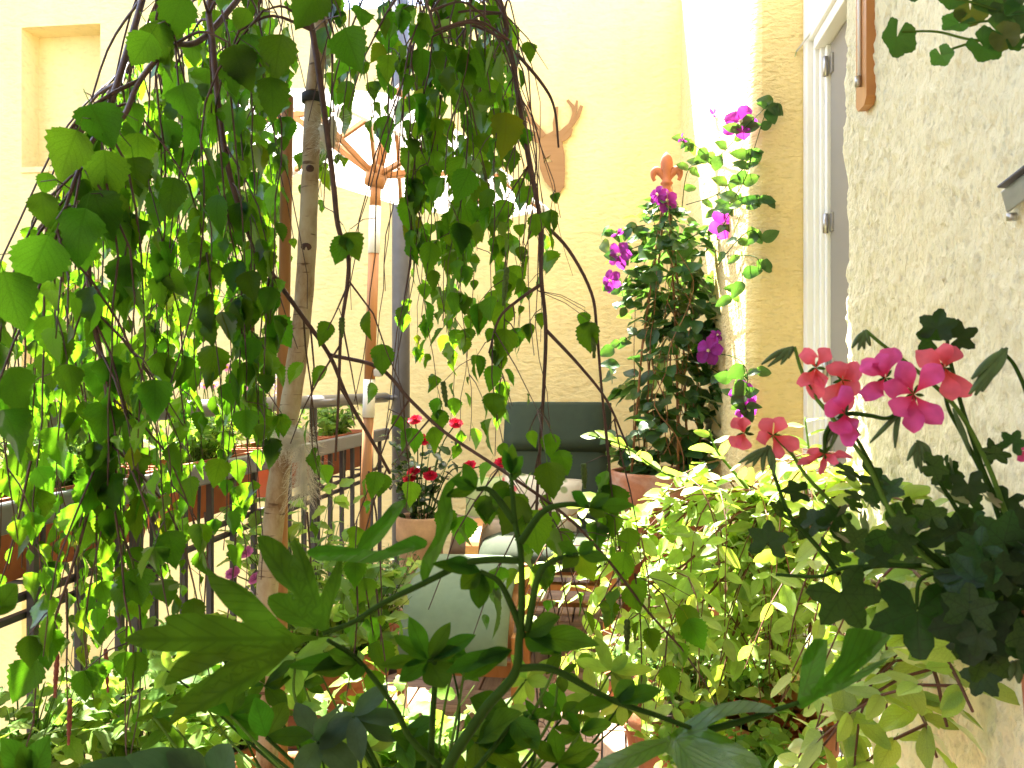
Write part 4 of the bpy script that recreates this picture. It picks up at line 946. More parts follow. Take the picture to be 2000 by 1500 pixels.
for k in range(900):
    v = 395+(1000-395)*(U(0, 1)**1.05); hw = cl_halfw(v); a = U(0, 6.283); r = hw*math.sqrt(U(0.1, 1.0))*(1.0 if U(0, 1) < 0.85 else U(1.0, 1.35))*(0.82+0.3*math.sin(v*0.045+a*2)); cx = 1312+18*math.sin(v/90.0)
    c = P(cx, v, CD); c = c+Vector((r*math.cos(a), r*math.sin(a)*0.75, 0))*(CD/F)
    c.x = min(c.x, 0.44); out = Vector((math.cos(a), math.sin(a), 0)); d = out*U(0.3, 1)+Vector((U(-0.9, 0.9), U(-0.9, 0.9), U(-0.7, 0.4))); nn = out*U(0.1, 0.8)+Vector((U(-0.6, 0.6), U(-0.6, 0.6), U(0.4, 1.2)))
    fo.put(R.randrange(4), c, d, nn, U(0.055, 0.10)*(0.7 if v < 440 or v > 920 else 1), U(0.8, 1.15))
for k in range(16):
    a = U(0, 6.28); p = CL+Vector((0.10*math.cos(a), 0.10*math.sin(a), 0.64)); pts = [p]
    z = p.z; rr_ = U(0.05, 0.19)
    top = U(1.2, 2.0)
    while z < top:
        z += 0.13; a += U(-0.6, 0.6); pts.append(Vector((CL.x+0.03+rr_*math.cos(a)*(1.0 if z < 1.6 else 0.6), CL.y+rr_*math.sin(a), z)))
    q = curve(pts, 3); m.tube(q, taper(len(q), 0.0028, 0.0013), 5)
stuff(m.build('vine_stems', 'vine', cl))
vines = [[(1330, 420), (1345, 330), (1390, 315), (1420, 290), (1450, 255), (1500, 205)], [(1392, 312), (1365, 290), (1345, 275), (1334, 270)], [(1340, 400), (1400, 380), (1440, 340), (1462, 320), (1468, 290)],
         [(1400, 470), (1430, 410), (1470, 395), (1490, 385)], [(1400, 520), (1440, 470), (1470, 450), (1488, 470)], [(1260, 440), (1230, 445), (1205, 458), (1195, 455)], [(1250, 480), (1225, 490), (1212, 500)], [(1250, 560), (1215, 555), (1195, 548)],
         [(1385, 640), (1400, 660), (1388, 685)], [(1400, 690), (1440, 700), (1460, 730), (1455, 770)], [(1420, 760), (1450, 785), (1458, 800)], [(1420, 500), (1470, 500), (1486, 515)], [(1290, 940), (1280, 960), (1270, 985)], [(1340, 470), (1400, 430), (1450, 360), (1470, 300), (1500, 210), (1520, 205)], [(1380, 600), (1430, 580), (1450, 550), (1445, 520)], [(1270, 520), (1235, 530), (1215, 560), (1222, 600)], [(1260, 650), (1225, 660), (1200, 680)], [(1390, 720), (1430, 740), (1475, 725)], [(1380, 420), (1420, 400), (1465, 385)]]
for L_ in vines:
    q = curve([PV(u, v, CD-0.02-0.03*i/len(L_)) for i, (u, v) in enumerate(L_)], 6); s_ = MB(); s_.tube(q, taper(len(q), 0.0022, 0.0012), 5); s_.build('tendril', 'dark_stem', cl)
    for i in range(3, len(q), 3):
        for s in (-1, 1):
            if U(0, 1) < 0.6: fo.put(R.randrange(4), q[i], Vector((s*U(0.2, 1), U(-0.5, 0.3), U(-0.9, 0.4))), Vector((U(-0.4, 0.4), -1, U(0, 0.7))), U(0.045, 0.075), U(0.7, 1.1))
fo.finish(cl, 'leaf', 300, 'foliage', 8)
for (u, v, s, nx, nzz) in ((1302, 392, 24, 0.1, 0.2), (1285, 380, 20, -0.5, 0.3), (1446, 240, 36, 0.1, 0.4), (1414, 437, 33, 0.2, 0.1), (1210, 497, 28, -0.7, 0.1), (1193, 548, 22, -0.5, 0.0), (1385, 685, 30, -0.3, 0.1), (1455, 768, 30, 0.5, 0.1), (1460, 800, 24, 0.6, -0.2), (1268, 985, 24, 0.3, 0.2), (1400, 655, 14, 0.6, 0.6)):
    c = PV(u, v, CD-0.24 if 480 < v < 900 and 1230 < u < 1440 else CD-0.06); r = s/F*PX(c)[2]; nrm = (tocam(c)+Vector((nx, 0, nzz))).normalized(); a_ = nrm.orthogonal().normalized(); b_ = nrm.cross(a_); f_ = MB(); ph = U(0, 6)
    for i in range(5):
        a = ph+2*math.pi*i/5+U(-0.12, 0.12); d = a_*math.cos(a)+b_*math.sin(a); leaf_between(f_, c+d*r*0.06, c+d*r*U(0.95, 1.15)+nrm*r*U(-0.3, 0.15), r*0.82, nrm, ellip(0.5, 0.62, 0.58), 6, 0.22, 0.12, 0, 0.18, i)
    fl = f_.build('flower', 'petal_purple', cl); g = MB()
    for i in range(7): d = (a_*math.cos(i*0.9)+b_*math.sin(i*0.9))*0.35+nrm; g.tube([c, c+d.normalized()*r*0.3], [0.002, 0.0012], 4)
    g.build('stamens', 'bud_cream', fl)
for (u, v) in ((1333, 271), (1205, 457), (1393, 224), (1422, 520)):
    c = P(u, v, CD-0.05); f_ = MB()
    for i in range(4): leaf_between(f_, c, c+Vector((U(-0.5, 0.5), U(-0.5, 0.5), U(-0.4, 1))).normalized()*0.032, 0.014, tocam(c)+Vector((U(-1, 1), 0, U(-1, 1))), ellip(0.5, 0.8), 4, 0.4)
    f_.build('flower_bud', 'petal_purple', cl)
# guide strings from the door frame down to the clematis
sg = thing('guide_string', P(1556, 100, 2.72), 'pale green guide strings from the door frame down to the clematis', 'string')
a = P(1602, 40, 2.70); k1 = P(1556, 100, 2.85)
m = MB(); m.tube([a, k1], 0.0035, 6); m.build('cord', 'wire', sg)
for (u, v) in ((1428, 470), (1400, 330)):
    m = MB(); e = PV(u, v, CD-0.05); m.tube([k1, k1.lerp(e, 0.5)-Vector((0, 0, 0.012)), e], 0.0017, 5); m.build('strand', 'string', sg)

# further pots among the greenery
pot(deck(1345, 1395), 0.17, 0.40, 'wide terracotta pot half hidden behind the willow'); g = deck(1345, 1395)
pl = thing('leafy_plant', g+Vector((0, 0, 0.36)), 'low green plant in the wide pot behind the willow', 'plant'); bush(pl, g+Vector((0, 0, 0.40)), 0.16, 0.14, 0.18, 160, T_bright, 0.06, 12, nmax=60)
g = deck(1212, 1385); pot(g, 0.062, 0.11, 'small orange terracotta pot on the deck right of the armchair leg'); pl = thing('potted_herb', g+Vector((0, 0, 0.095)), 'fine leaved herb in the small pot by the armchair leg', 'plant'); bush(pl, g+Vector((0, 0, 0.12)), 0.07, 0.07, 0.16, 160, T_herb, 0.035, 14, nmax=50)
g = deck(1255, 1470); pot(g, 0.055, 0.09, 'small terracotta pot standing nearest on the deck in front of the willow'); pl = thing('potted_herb', g+Vector((0, 0, 0.08)), 'low sprawling herb in the nearest small pot', 'plant'); bush(pl, g+Vector((0, 0, 0.10)), 0.07, 0.07, 0.10, 90, T_small, 0.035, 10, nmax=50)
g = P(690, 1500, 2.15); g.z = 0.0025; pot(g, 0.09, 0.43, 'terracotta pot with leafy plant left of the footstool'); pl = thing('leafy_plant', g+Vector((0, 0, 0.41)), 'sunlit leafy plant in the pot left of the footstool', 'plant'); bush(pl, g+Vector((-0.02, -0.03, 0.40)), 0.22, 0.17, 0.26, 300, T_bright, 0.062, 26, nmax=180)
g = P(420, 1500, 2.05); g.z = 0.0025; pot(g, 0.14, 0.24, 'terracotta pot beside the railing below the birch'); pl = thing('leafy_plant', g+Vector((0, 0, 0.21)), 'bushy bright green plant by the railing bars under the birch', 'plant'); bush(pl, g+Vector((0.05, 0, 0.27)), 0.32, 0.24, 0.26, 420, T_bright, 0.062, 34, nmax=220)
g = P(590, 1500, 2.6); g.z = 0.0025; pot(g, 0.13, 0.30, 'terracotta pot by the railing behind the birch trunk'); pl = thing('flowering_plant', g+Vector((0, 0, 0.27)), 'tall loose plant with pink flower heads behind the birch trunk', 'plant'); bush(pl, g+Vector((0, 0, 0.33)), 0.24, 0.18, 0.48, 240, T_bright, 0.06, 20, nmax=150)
for (u, v) in ((690, 1150), (480, 1080), (500, 1130), (705, 1165), (455, 1120)):
    c = P(u, v, 2.45); s_ = MB(); s_.tube(curve([g+Vector((0, 0, 0.27)), g.lerp(c, 0.6)+Vector((0, 0, 0.15)), c], 4), 0.002, 4); st = s_.build('stem', 'green_stem', pl); f_ = MB(); rosette(f_, c, (U(-0.4, 0.4), -0.6, 0.8), 0.022); f_.build('flower', 'petal_aster', st)

for (u, v, d, rx, rz_, n, pl_l, pt_l) in ((300, 1560, 1.62, 0.30, 0.26, 420, 'bright leafy bush at the lower left in front of the railing', 'terracotta pot of the lower left bush'), (760, 1600, 1.55, 0.24, 0.22, 340, 'bright low bush in front of the footstool', 'terracotta pot of the low bush before the footstool'), (40, 1560, 1.45, 0.16, 0.2, 160, 'small leafy plant in the lower left corner', 'terracotta pot in the lower left corner')):
    g = P(u, v, d); gz = g.z; g.z = 0.0025; pot(g, 0.10, max(0.12, gz-0.02), pt_l); pl = thing('leafy_bush', Vector((g.x, g.y, max(0.12, gz-0.02)*0.89)), pl_l, 'plant'); bush(pl, (g.x, g.y, gz+0.03), rx, 0.18, rz_, n, T_bright, 0.058, 34, nmax=200)
# ------------------------------------------------------------------ birch
BD = 1.5
bt0 = P(535, 1500, BD); birch_base = Vector((bt0.x, bt0.y, 0.0025))
pot(birch_base, 0.19, 0.36, 'large terracotta pot under the birch trunk')
birch = thing('birch_tree', birch_base+Vector((0, 0, 0.30)), 'weeping birch with pale trunk and hanging leafy twigs', 'tree')
tr = [(522, 1830, 28), (522, 1500, 26), (518, 1300, 25), (522, 1150, 25), (534, 1020, 25), (548, 910, 24), (566, 800, 24), (580, 700, 23), (592, 600, 22), (600, 480, 21.5), (606, 340, 20.5), (612, 200, 20), (622, 90, 19), (628, 0, 18), (630, -120, 16)]
q = curve([P(u, v, BD) for u, v, r in tr], 5); ri = 0.82*np.interp(np.linspace(0, len(tr)-1, len(q)), range(len(tr)), [r for _, _, r in tr])/F*BD
rs = [r*(1+0.03*math.sin(i*1.7)+0.02*math.sin(i*0.6)) for i, r in enumerate(ri)]
m = MB(); m.tube(q, rs, 24); trunk = m.build('trunk', 'bark', birch)
for (u, v, r) in ((600, 483, 15), (549, 892, 16), (607, 330, 11)):
    c = P(u-4, v, BD-0.030*1.0); m = MB(); n_ = tocam(c, (-0.1, 0, 0)).normalized(); c = P(u-2, v, BD-0.0158)
    m.lathe([(0.0, 0.001), (r*0.45/F*BD, 0.0015), (r*0.65/F*BD, -0.001), (r*0.85/F*BD, -0.006)], c, 14, n_.to_track_quat('Z', 'Y').to_matrix()); m.build('branch_scar', 'twig', trunk)
m = MB(); kc = P(611, 192, BD); m.lathe([(0.0165, -0.009), (0.020, -0.008), (0.020, 0.008), (0.0165, 0.009)], kc, 18); m.build('tie', 'rubber', birch)
# stake
stk = thing('wooden_stake', P(545, 1500, 1.56)*1.0, 'brown wooden stake tied beside the birch trunk', 'stake'); sb = P(548, 1500, 1.57); WLOC[stk.name] = Vector((sb.x, sb.y, 0.30)); stk.location = WLOC[stk.name]
m = MB(); sq = [P(552, 1780, 1.57), P(550, 1300, 1.57), P(551, 900, 1.57), P(555, 600, 1.57), P(562, 190, 1.57)]; m.tube(curve(sq, 3), 0.0112, 14); m.build('shaft', 'stake_wood', stk)

graft = P(630, -130, BD)
limbs = [  # (pixel u, v, depth)
    [(630, -130, 1.5), (520, -60, 1.35), (400, 72, 1.18), (335, 90, 1.10), (275, 155, 1.02), (240, 230, 0.97), (190, 262, 0.93), (155, 330, 0.90), (130, 400, 0.88), (100, 490, 0.86)],
    [(275, 155, 1.02), (215, 185, 0.98), (160, 225, 0.96), (118, 280, 0.95)],
    [(630, -130, 1.5), (480, -120, 1.32), (412, -10, 1.2), (416, 90, 1.17), (426, 200, 1.16), (446, 330, 1.15), (483, 450, 1.15), (517, 513, 1.15), (580, 603, 1.16), (643, 693, 1.17), (680, 780, 1.18), (730, 867, 1.19), (762, 925, 1.2)],
    [(630, -130, 1.5), (820, -160, 1.4), (960, -30, 1.3), (998, 105, 1.28), (1014, 200, 1.27), (1034, 320, 1.26), (1055, 430, 1.26), (1057, 540, 1.26), (1066, 640, 1.26), (1062, 760, 1.26), (1053, 900, 1.26), (1047, 1010, 1.26)],
    [(1055, 430, 1.26), (1110, 487, 1.26), (1155, 572, 1.26), (1166, 650, 1.26), (1176, 770, 1.26), (1195, 960, 1.26), (1212, 1080, 1.26)],
    [(1010, 105, 1.28), (1060, 165, 1.27), (1083, 212, 1.27), (1091, 288, 1.27)],
    [(1057, 555, 1.26), (1010, 588, 1.25), (975, 622, 1.25), (955, 690, 1.25)],
    [(1067, 645, 1.26), (1130, 712, 1.25), (1185, 782, 1.25), (1225, 870, 1.25)],
    [(643, 693, 1.17), (740, 718, 1.15), (800, 780, 1.13), (870, 845, 1.12), (975, 915, 1.10), (1100, 1003, 1.10), (1180, 1085, 1.10), (1262, 1190, 1.1), (1330, 1265, 1.1)],
    [(630, -130, 1.5), (560, -150, 1.2), (610, 60, 1.12), (648, 330, 1.12), (660, 440, 1.12), (680, 500, 1.12), (678, 560, 1.12), (666, 650, 1.12), (661, 780, 1.12), (655, 900, 1.13)],
    [(630, -130, 1.5), (380, -200, 1.35), (230, 160, 1.1), (172, 420, 1.02), (172, 520, 1.0), (182, 620, 1.0), (203, 720, 1.0), (212, 800, 1.0), (210, 860, 1.0), (185, 950, 1.0), (150, 1080, 1.0), (110, 1200, 1.0)],
    [(630, -130, 1.5), (470, -170, 1.7), (330, -40, 1.75), (260, 120, 1.78)],
    [(630, -130, 1.5), (540, -230, 1.85), (430, -200, 2.0), (380, 0, 2.0)],
    [(630, -130, 1.5), (760, -230, 1.75), (880, -150, 1.85), (960, 20, 1.85)],
    [(630, -130, 1.5), (700, -200, 1.25), (790, -120, 1.12), (850, 60, 1.1)],
    [(630, -130, 1.5), (420, -190, 1.1), (290, -10, 0.95)],
]
LQ = []
for i, L_ in enumerate(limbs):
    q = curve([P(*t) for t in L_], 5); LQ.append(q); root = L_[0][1] < 0
    m = MB(); m.tube(q, taper(len(q), 0.0052 if root else 0.0030, 0.0016 if i not in (2, 3) else 0.0024), 7); m.build('branch', 'twig', birch)
def birch_leaf_mb(s): return strip_leaf(birch_prof, 17, 0.065, U(0.02, 0.45), U(-0.1, 0.6), U(0.0, 0.30), 0.30, s)
T_b = [tmpl('birch_leaf', birch_leaf_mb(s), 'birch') for s in range(12)]
bf = Foliage(T_b); twg = MB(); NTW = [0]
catk = []
def trunk_u(v): return np.interp(v, [t[1] for t in tr[::-1]], [t[0] for t in tr[::-1]])
def open_at(p):
    """thin places of the crown: round the trunk and beside the parasol pole; share of leaves dropped"""
    u, v, d = PX(p)
    if d < 1.55 and v > 40 and abs(u-trunk_u(v)) < 46: return 0.9
    if 655 < u < 800 and 200 < v < 900: return 0.86
    if 1030 < u < 1150 and 150 < v < 420: return 0.97
    if 995 < u < 1200 and v < 820: return 0.75
    if 700 < u < 1000 and v > 960: return 0.5
    if v > 1000 and u < 480: return 0.3
    if 740 < v <= 1000 and u < 560: return 0.26
    if u < 540 and v > 150: return 0.15 if math.sin(u*0.033+v*0.011)+math.sin(v*0.02-u*0.017) < 0.8 else 0.45
    return 0.12 if math.sin(u*0.04+v*0.013) < 0.5 else 0.45
def strand(p0, length, drift=(0, 0, 0), dens=0.030, size=0.046, leaf_from=0.0, r0=0.0016, prob=0.88, cat=0.02):
    """a hanging twig with alternate leaves"""
    p = Vector(p0); d = Vector(drift)*1.0+Vector((U(-0.3, 0.3), U(-0.3, 0.3), -0.6)); pts = [p.copy()]; n = max(2, int(length/0.05))
    sway = Vector((U(-0.08, 0.08), U(-0.08, 0.08), -1))
    for i in range(n):
        d = d.lerp(sway, 0.3)+Vector((U(-0.16, 0.16), U(-0.16, 0.16), 0)); p = p+d.normalized()*(length/n); pts.append(p.copy())
    twg.tube(pts, taper(len(pts), r0, 0.0007), 4, False)
    t = 0.0; side = 1; tot = length
    acc = leaf_from*length
    while acc < tot:
        f = acc/tot*n; i = min(n-1, int(f)); q = pts[i].lerp(pts[i+1], f-i); acc += dens*U(0.6, 1.4); side = -side
        if U(0, 1) > prob or U(0, 1) < open_at(q): continue
        a = U(0, 6.283); lat = Vector((math.cos(a), math.sin(a), 0))
        dirn = lat*U(0.12, 0.75)+Vector((0, 0, -1)); nn = lat*U(0.5, 1.2)+Vector((U(-0.7, 0.7), U(-0.7, 0.7), U(-0.1, 0.6)))
        s = size*(U(0.45, 0.8) if U(0, 1) < 0.3 else U(0.8, 1.25))*(1 if acc < tot*0.85 else 0.75)
        bf.put(R.randrange(12), q+dirn.normalized()*s*0.30, dirn, nn, s, U(0.85, 1.1))
        if U(0, 1) < cat: catk.append((q.copy(), U(0.025, 0.05)))
        # short side twig with two leaves
        if U(0, 1) < 0.13:
            e = q+Vector((U(-0.04, 0.04), U(-0.04, 0.04), -U(0.02, 0.05))); twg.tube([q, q.lerp(e, 0.5)+Vector((0, 0, 0.006)), e], [0.001, 0.0009, 0.0006], 4, False)
            for _ in range(2):
                a = U(0, 6.283); dn = Vector((math.cos(a)*0.5, math.sin(a)*0.5, -1)); bf.put(R.randrange(12), e, dn, Vector((math.cos(a), math.sin(a), U(-0.4, 0.6))), size*U(0.6, 1.0))
    return pts
def topv(x):
    if x < 60: return 420+(60-x)*1.2
    if x < 310: return 420-(x-60)*1.6
    return -60
def nearest(u, v, d):
    c = P(u, v, d); best = None
    for q in LQ[:16]:
        for p in q[3:]:
            e = (p-c).length
            if best is None or e < best[0]: best = (e, p)
    return best[1]
# thick curtain left of the trunk, thin gap, second curtain right of it
zones = [  # u0,u1, count, end v range, depth range
    (0, 150, 14, (900, 1400), (0.95, 1.7)), (150, 330, 26, (850, 1420), (1.0, 2.0)), (300, 520, 34, (600, 1180), (1.05, 2.0)), (480, 550, 9, (350, 700), (1.1, 1.9)), (550, 660, 9, (120, 420), (1.58, 1.95)),
    (640, 760, 13, (150, 480), (1.1, 1.8)), (760, 990, 40, (460, 960), (1.1, 1.9)), (840, 1000, 14, (300, 700), (1.15, 1.8)),
]
for (u0, u1, cnt, (e0, e1), (d0, d1)) in zones:
    for k in range(cnt):
        u = U(u0, u1); d = d0+(d1-d0)*U(0, 1); v0 = topv(u)+U(-10, 160); v1 = U(e0, e1)
        if u > 900: v0 = max(v0, -40)
        c = P(u, v0, d); b = nearest(u, v0, d)
        # arch from the limb to the top of the hanging part
        mid = b.lerp(c, 0.55)+Vector((0, 0, 0.10*(b-c).length+0.01)); aq = curve([b, mid, c], 4); twg.tube(aq, taper(len(aq), 0.0024, 0.0016), 4, False)
        ln = (v1-v0)/F*d
        if ln > 0.05: strand(c, ln, (c-b).normalized()*0.4, dens=0.036, size=0.045)
HERO = []
for (u, v, d, s, ang) in ((130, 300, 0.86, 0.055, -0.3), (200, 250, 0.9, 0.06, 0.5), (150, 460, 0.84, 0.060, -0.2), (70, 515, 0.82, 0.066, -0.6), (25, 590, 0.8, 0.06, 0.2), (200, 420, 0.88, 0.058, 0.4), (210, 345, 0.9, 0.058, 0.1), (265, 345, 0.95, 0.052, 0.3), (270, 300, 0.97, 0.048, -0.1),
                         (85, 410, 0.84, 0.036, 0.0), (90, 360, 0.9, 0.026, -0.3), (345, 30, 1.05, 0.06, -0.2), (310, 80, 1.05, 0.055, 0.6), (360, 200, 1.05, 0.05, 0.2), (275, 100, 1.0, 0.05, -0.7), (690, 100, 1.05, 0.062, 0.35), (470, 130, 1.05, 0.058, 0.3), (540, 110, 1.05, 0.06, -0.2), (535, 190, 1.05, 0.055, 0.2), (600, 20, 1.0, 0.06, -0.5),
                         (990, 260, 1.2, 0.065, 0.05), (935, 130, 1.2, 0.058, 0.3), (905, 360, 1.2, 0.05, -0.4), (1048, 440, 1.2, 0.034, 0.1), (1025, 270, 1.25, 0.03, -0.2), (1075, 940, 1.05, 0.05, 0.2), (1000, 1010, 1.03, 0.055, -0.5), (1048, 1040, 1.03, 0.058, 0.3), (985, 985, 1.08, 0.045, -0.2), (955, 1000, 1.1, 0.04, 0.2), (690, 480, 1.1, 0.042, 0.5), (665, 490, 1.1, 0.042, -0.4), (1075, 870, 1.2, 0.036, 0), (1100, 905, 1.15, 0.04, 0.3), (1150, 660, 1.25, 0.05, 0.05), (1140, 625, 1.25, 0.026, -0.1),
                         (1230, 1060, 1.1, 0.04, 0.2), (1215, 1110, 1.1, 0.045, -0.2), (1240, 1170, 1.1, 0.04, 0.4), (1360, 1240, 1.1, 0.045, 0.5), (1340, 1210, 1.12, 0.04, -0.3), (1080, 1370, 1.05, 0.045, -0.6), (1100, 1060, 1.1, 0.04, 0.1), (1150, 1110, 1.1, 0.042, 0.6), (870, 1020, 1.1, 0.04, 0.2), (905, 1040, 1.1, 0.045, -0.1)):
    c = P(u, v, d); dn = Vector((math.sin(ang), U(-0.3, 0.2), -math.cos(ang))); HERO.append(c-dn.normalized()*s*0.78); bf.put(R.randrange(12), c-dn.normalized()*s*0.5, dn, tocam(c)+Vector((U(-0.5, 0.5), 0, U(-0.2, 0.4))), s)
# twigs on the long visible branches
for li, frac0, n_, lmin, lmax in ((0, 0.35, 12, 0.12, 0.4), (1, 0.3, 4, 0.05, 0.18), (2, 0.1, 11, 0.08, 0.4), (3, 0.1, 18, 0.06, 0.35), (8, 0.2, 10, 0.06, 0.22), (9, 0.2, 5, 0.05, 0.18), (10, 0.25, 20, 0.08, 0.4), (4, 0.7, 4, 0.06, 0.16), (7, 0.5, 3, 0.05, 0.15), (6, 0.4, 4, 0.06, 0.2)):
    q = LQ[li]
    for k in range(n_):
        p = q[min(len(q)-1, int(len(q)*U(frac0, 1)))]
        u_, v_, d_ = PX(p); rightside = u_ > 1000 and v_ < 900
        strand(p, U(lmin, lmax)*(0.35 if rightside else 1), (U(-1, 1), U(-0.6, 0.6), -0.2), dens=0.040, size=0.044, prob=0.22 if rightside else 0.85)
# bare thread-like twig ends hanging at the lower middle
for (u, v0, v1, d) in ((1055, 900, 1495, 1.2), (1040, 1240, 1480, 1.15), (1200, 820, 1250, 1.22), (1180, 800, 1200, 1.24), (1240, 1120, 1440, 1.12), (720, 920, 1250, 1.15), (700, 1050, 1480, 1.2), (735, 1150, 1420, 1.2), (600, 1000, 1300, 1.2), (250, 1150, 1460, 1.2), (60, 900, 1200, 1.0), (130, 1150, 1400, 1.1), (400, 1000, 1300, 1.3), (460, 1050, 1350, 1.3)):
    strand(P(u, v0, d), (v1-v0)/F*d, (0.1, 0, -1), dens=0.05, size=0.036, prob=0.38, r0=0.0018, cat=0.12)
CATK = [t for t in ((206, 1310, 85, 1.15, 0), (137, 1410, 90, 1.05, 0), (112, 1320, 85, 1.1, 0), (250, 430, 60, 1.05, 0), (488, 630, 55, 1.3, 0), (990, 560, 75, 1.25, 1), (865, 770, 50, 1.25, 1), (1160, 665, 70, 1.25, 1), (1225, 1240, 60, 1.12, 1), (1060, 1370, 55, 1.1, 1), (1075, 1460, 55, 1.1, 1), (1140, 930, 50, 1.2, 1), (25, 810, 70, 1.0, 0), (668, 640, 40, 1.12, 1))]
ends = [v for k_, v in enumerate(twg.v) if k_ % 4 == 0]; EN = np.array([tuple(e) for e in ends])
def hang(p):
    # a thread from the nearest twig above to the point p
    d_ = np.linalg.norm(EN-np.array(p), axis=1)+np.where(EN[:, 2] < p.z, 1.0, 0.0); j = int(np.argmin(d_)); e = Vector(EN[j])
    twg.tube([e, e.lerp(p, 0.5)+Vector((0, 0, 0.006)), p], [0.0008, 0.0007, 0.0006], 4, False)
for (u, v, l, d, k) in CATK: hang(P(u, v-l/2+2, d))
for p in HERO: hang(p)
stuff(twg.build('twigs', 'twig', birch))
bf.finish(birch, 'leaf', 300, 'foliage')
for (u, v, l, d, k) in CATK:
    a = P(u, v-l/2, d); b = P(u+U(-8, 8), v+l/2, d); m = MB(); n_ = 12; q = [a.lerp(b, i/n_) for i in range(n_+1)]
    m.tube(q, [0.0045*(0.55+0.45*math.sin(math.pi*min(1, i/n_*1.1+0.1))**0.5)*(1.15 if i % 2 else 0.85)*(1 if k else 0.7) for i in range(n_+1)], 8); m.build('catkin', 'catkin_green' if k else 'catkin', birch)
# wool for nesting birds tied round the trunk
def wool(label, centre_px, d, spread, n, hang, core):
    c = P(centre_px[0], centre_px[1], d); t = thing('wool_tuft', c, label, 'wool', 'wool tufts on the birch'); m = MB()
    vs = []; fs = []
    for k in range(n):
        a = Vector((U(-1, 1)*spread[0], U(-1, 1)*spread[1], U(-1, 1)*spread[2])); p = c+a; q = [p]; dd = Vector((U(-1, 1), U(-1, 1), U(-1.2, 0.8)))*0.0035
        for i in range(6): dd = dd+Vector((U(-1, 1), U(-1, 1), U(-1, 0.8)-hang))*0.0020; q.append(q[-1]+dd)
        m.tube(q, 0.00014, 3, False)
    stuff(m.build('fibres', 'wool', t))
    m = MB(); r_ = random.Random(5); bm = bmesh.new(); bmesh.ops.create_icosphere(bm, subdivisions=3, radius=1)
    for v in bm.verts:
        n0 = v.co.normalized(); s = 1+0.25*math.sin(n0.x*7+n0.z*5)+0.15*math.sin(n0.y*11+n0.x*3); v.co = Vector((n0.x*core[0], n0.y*core[1], n0.z*core[2]))*s
    m.add([c+v.co for v in bm.verts], [[x.index for x in f.verts] for f in bm.faces], None, True); bm.free(); m.build('clump', 'wool', t)
wool('white wool tuft wrapped round the birch trunk above the railing', (566, 852), 1.475, (0.028, 0.012, 0.014), 1500, 0.05, (0.027, 0.011, 0.009))
wool('hanging wisp of white wool right of the birch trunk', (592, 915), 1.46, (0.010, 0.006, 0.042), 900, 0.3, (0.0045, 0.004, 0.036))
wool('white wool ball among the leaves high on the birch trunk', (640, 262), 1.48, (0.014, 0.010, 0.026), 700, 0.0, (0.014, 0.01, 0.028))

# ------------------------------------------------------------------ willow
WD = 1.9
wb = P(1590, 1420, WD); WB = Vector((min(wb.x, XW-0.03), wb.y, 0.0025)); WB.x = 0.42
pot(WB-Vector((0.03, 0, 0)), 0.13, 0.34, 'terracotta pot under the weeping willow by the door')
wl = thing('willow_tree', WB+Vector((0, 0, 0.30)), 'dwarf weeping willow with arching twigs and pale sunlit leaves', 'tree')
m = MB(); wtop = P(1575, 1030, WD); q = curve([WB+Vector((0, 0, 0.29)), P(1588, 1250, WD), P(1582, 1120, WD), wtop], 5); m.tube(q, taper(len(q), 0.013, 0.012), 12); m.build('trunk', 'vine', wl)
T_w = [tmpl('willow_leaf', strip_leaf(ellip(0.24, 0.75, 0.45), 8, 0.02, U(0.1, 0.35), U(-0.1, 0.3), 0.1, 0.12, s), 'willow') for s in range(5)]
wf = Foliage(T_w); wt = MB()
wl_limbs = [[(1575, 1030), (1520, 1020), (1440, 1060), (1380, 1130), (1335, 1200), (1320, 1290)], [(1575, 1030), (1500, 1060), (1470, 1120), (1435, 1230), (1405, 1340)], [(1570, 1050), (1480, 1010), (1370, 950), (1290, 920), (1222, 872), (1150, 850)],
            [(1570, 1050), (1450, 1070), (1330, 1045), (1262, 1030), (1212, 998), (1165, 975)], [(1575, 1030), (1620, 1000), (1690, 1050), (1720, 1150), (1740, 1300), (1760, 1440)], [(1575, 1030), (1600, 1010), (1660, 1080), (1670, 1200), (1690, 1380), (1700, 1480)],
            [(1575, 1030), (1540, 990), (1490, 985), (1430, 1010), (1340, 1100), (1250, 1150), (1180, 1180)], [(1575, 1030), (1560, 1060), (1530, 1150), (1500, 1280), (1480, 1400)], [(1580, 1030), (1640, 1060), (1780, 1190), (1850, 1290), (1900, 1390)], [(1575, 1040), (1540, 1100), (1470, 1190), (1380, 1240), (1280, 1250), (1200, 1240)],
            [(1570, 1050), (1500, 1000), (1440, 930), (1400, 880), (1385, 840)], [(1575, 1040), (1575, 960), (1580, 890), (1572, 815)], [(1575, 1040), (1640, 960), (1700, 900), (1715, 840)], [(1570, 1050), (1450, 990), (1330, 985), (1255, 1060), (1170, 1080)], [(1575, 1030), (1540, 1080), (1450, 1240), (1400, 1370), (1370, 1480)], [(1575, 1030), (1600, 1080), (1610, 1250), (1620, 1400), (1610, 1500)], [(1575, 1030), (1520, 1100), (1420, 1290), (1330, 1390), (1260, 1440)], [(1575, 1040), (1640, 1120), (1700, 1250), (1790, 1380), (1830, 1480)], [(1575, 1040), (1500, 1180), (1530, 1350), (1560, 1480)], [(1575, 1030), (1690, 1120), (1800, 1260), (1850, 1420)]]
rw = random.Random(17)
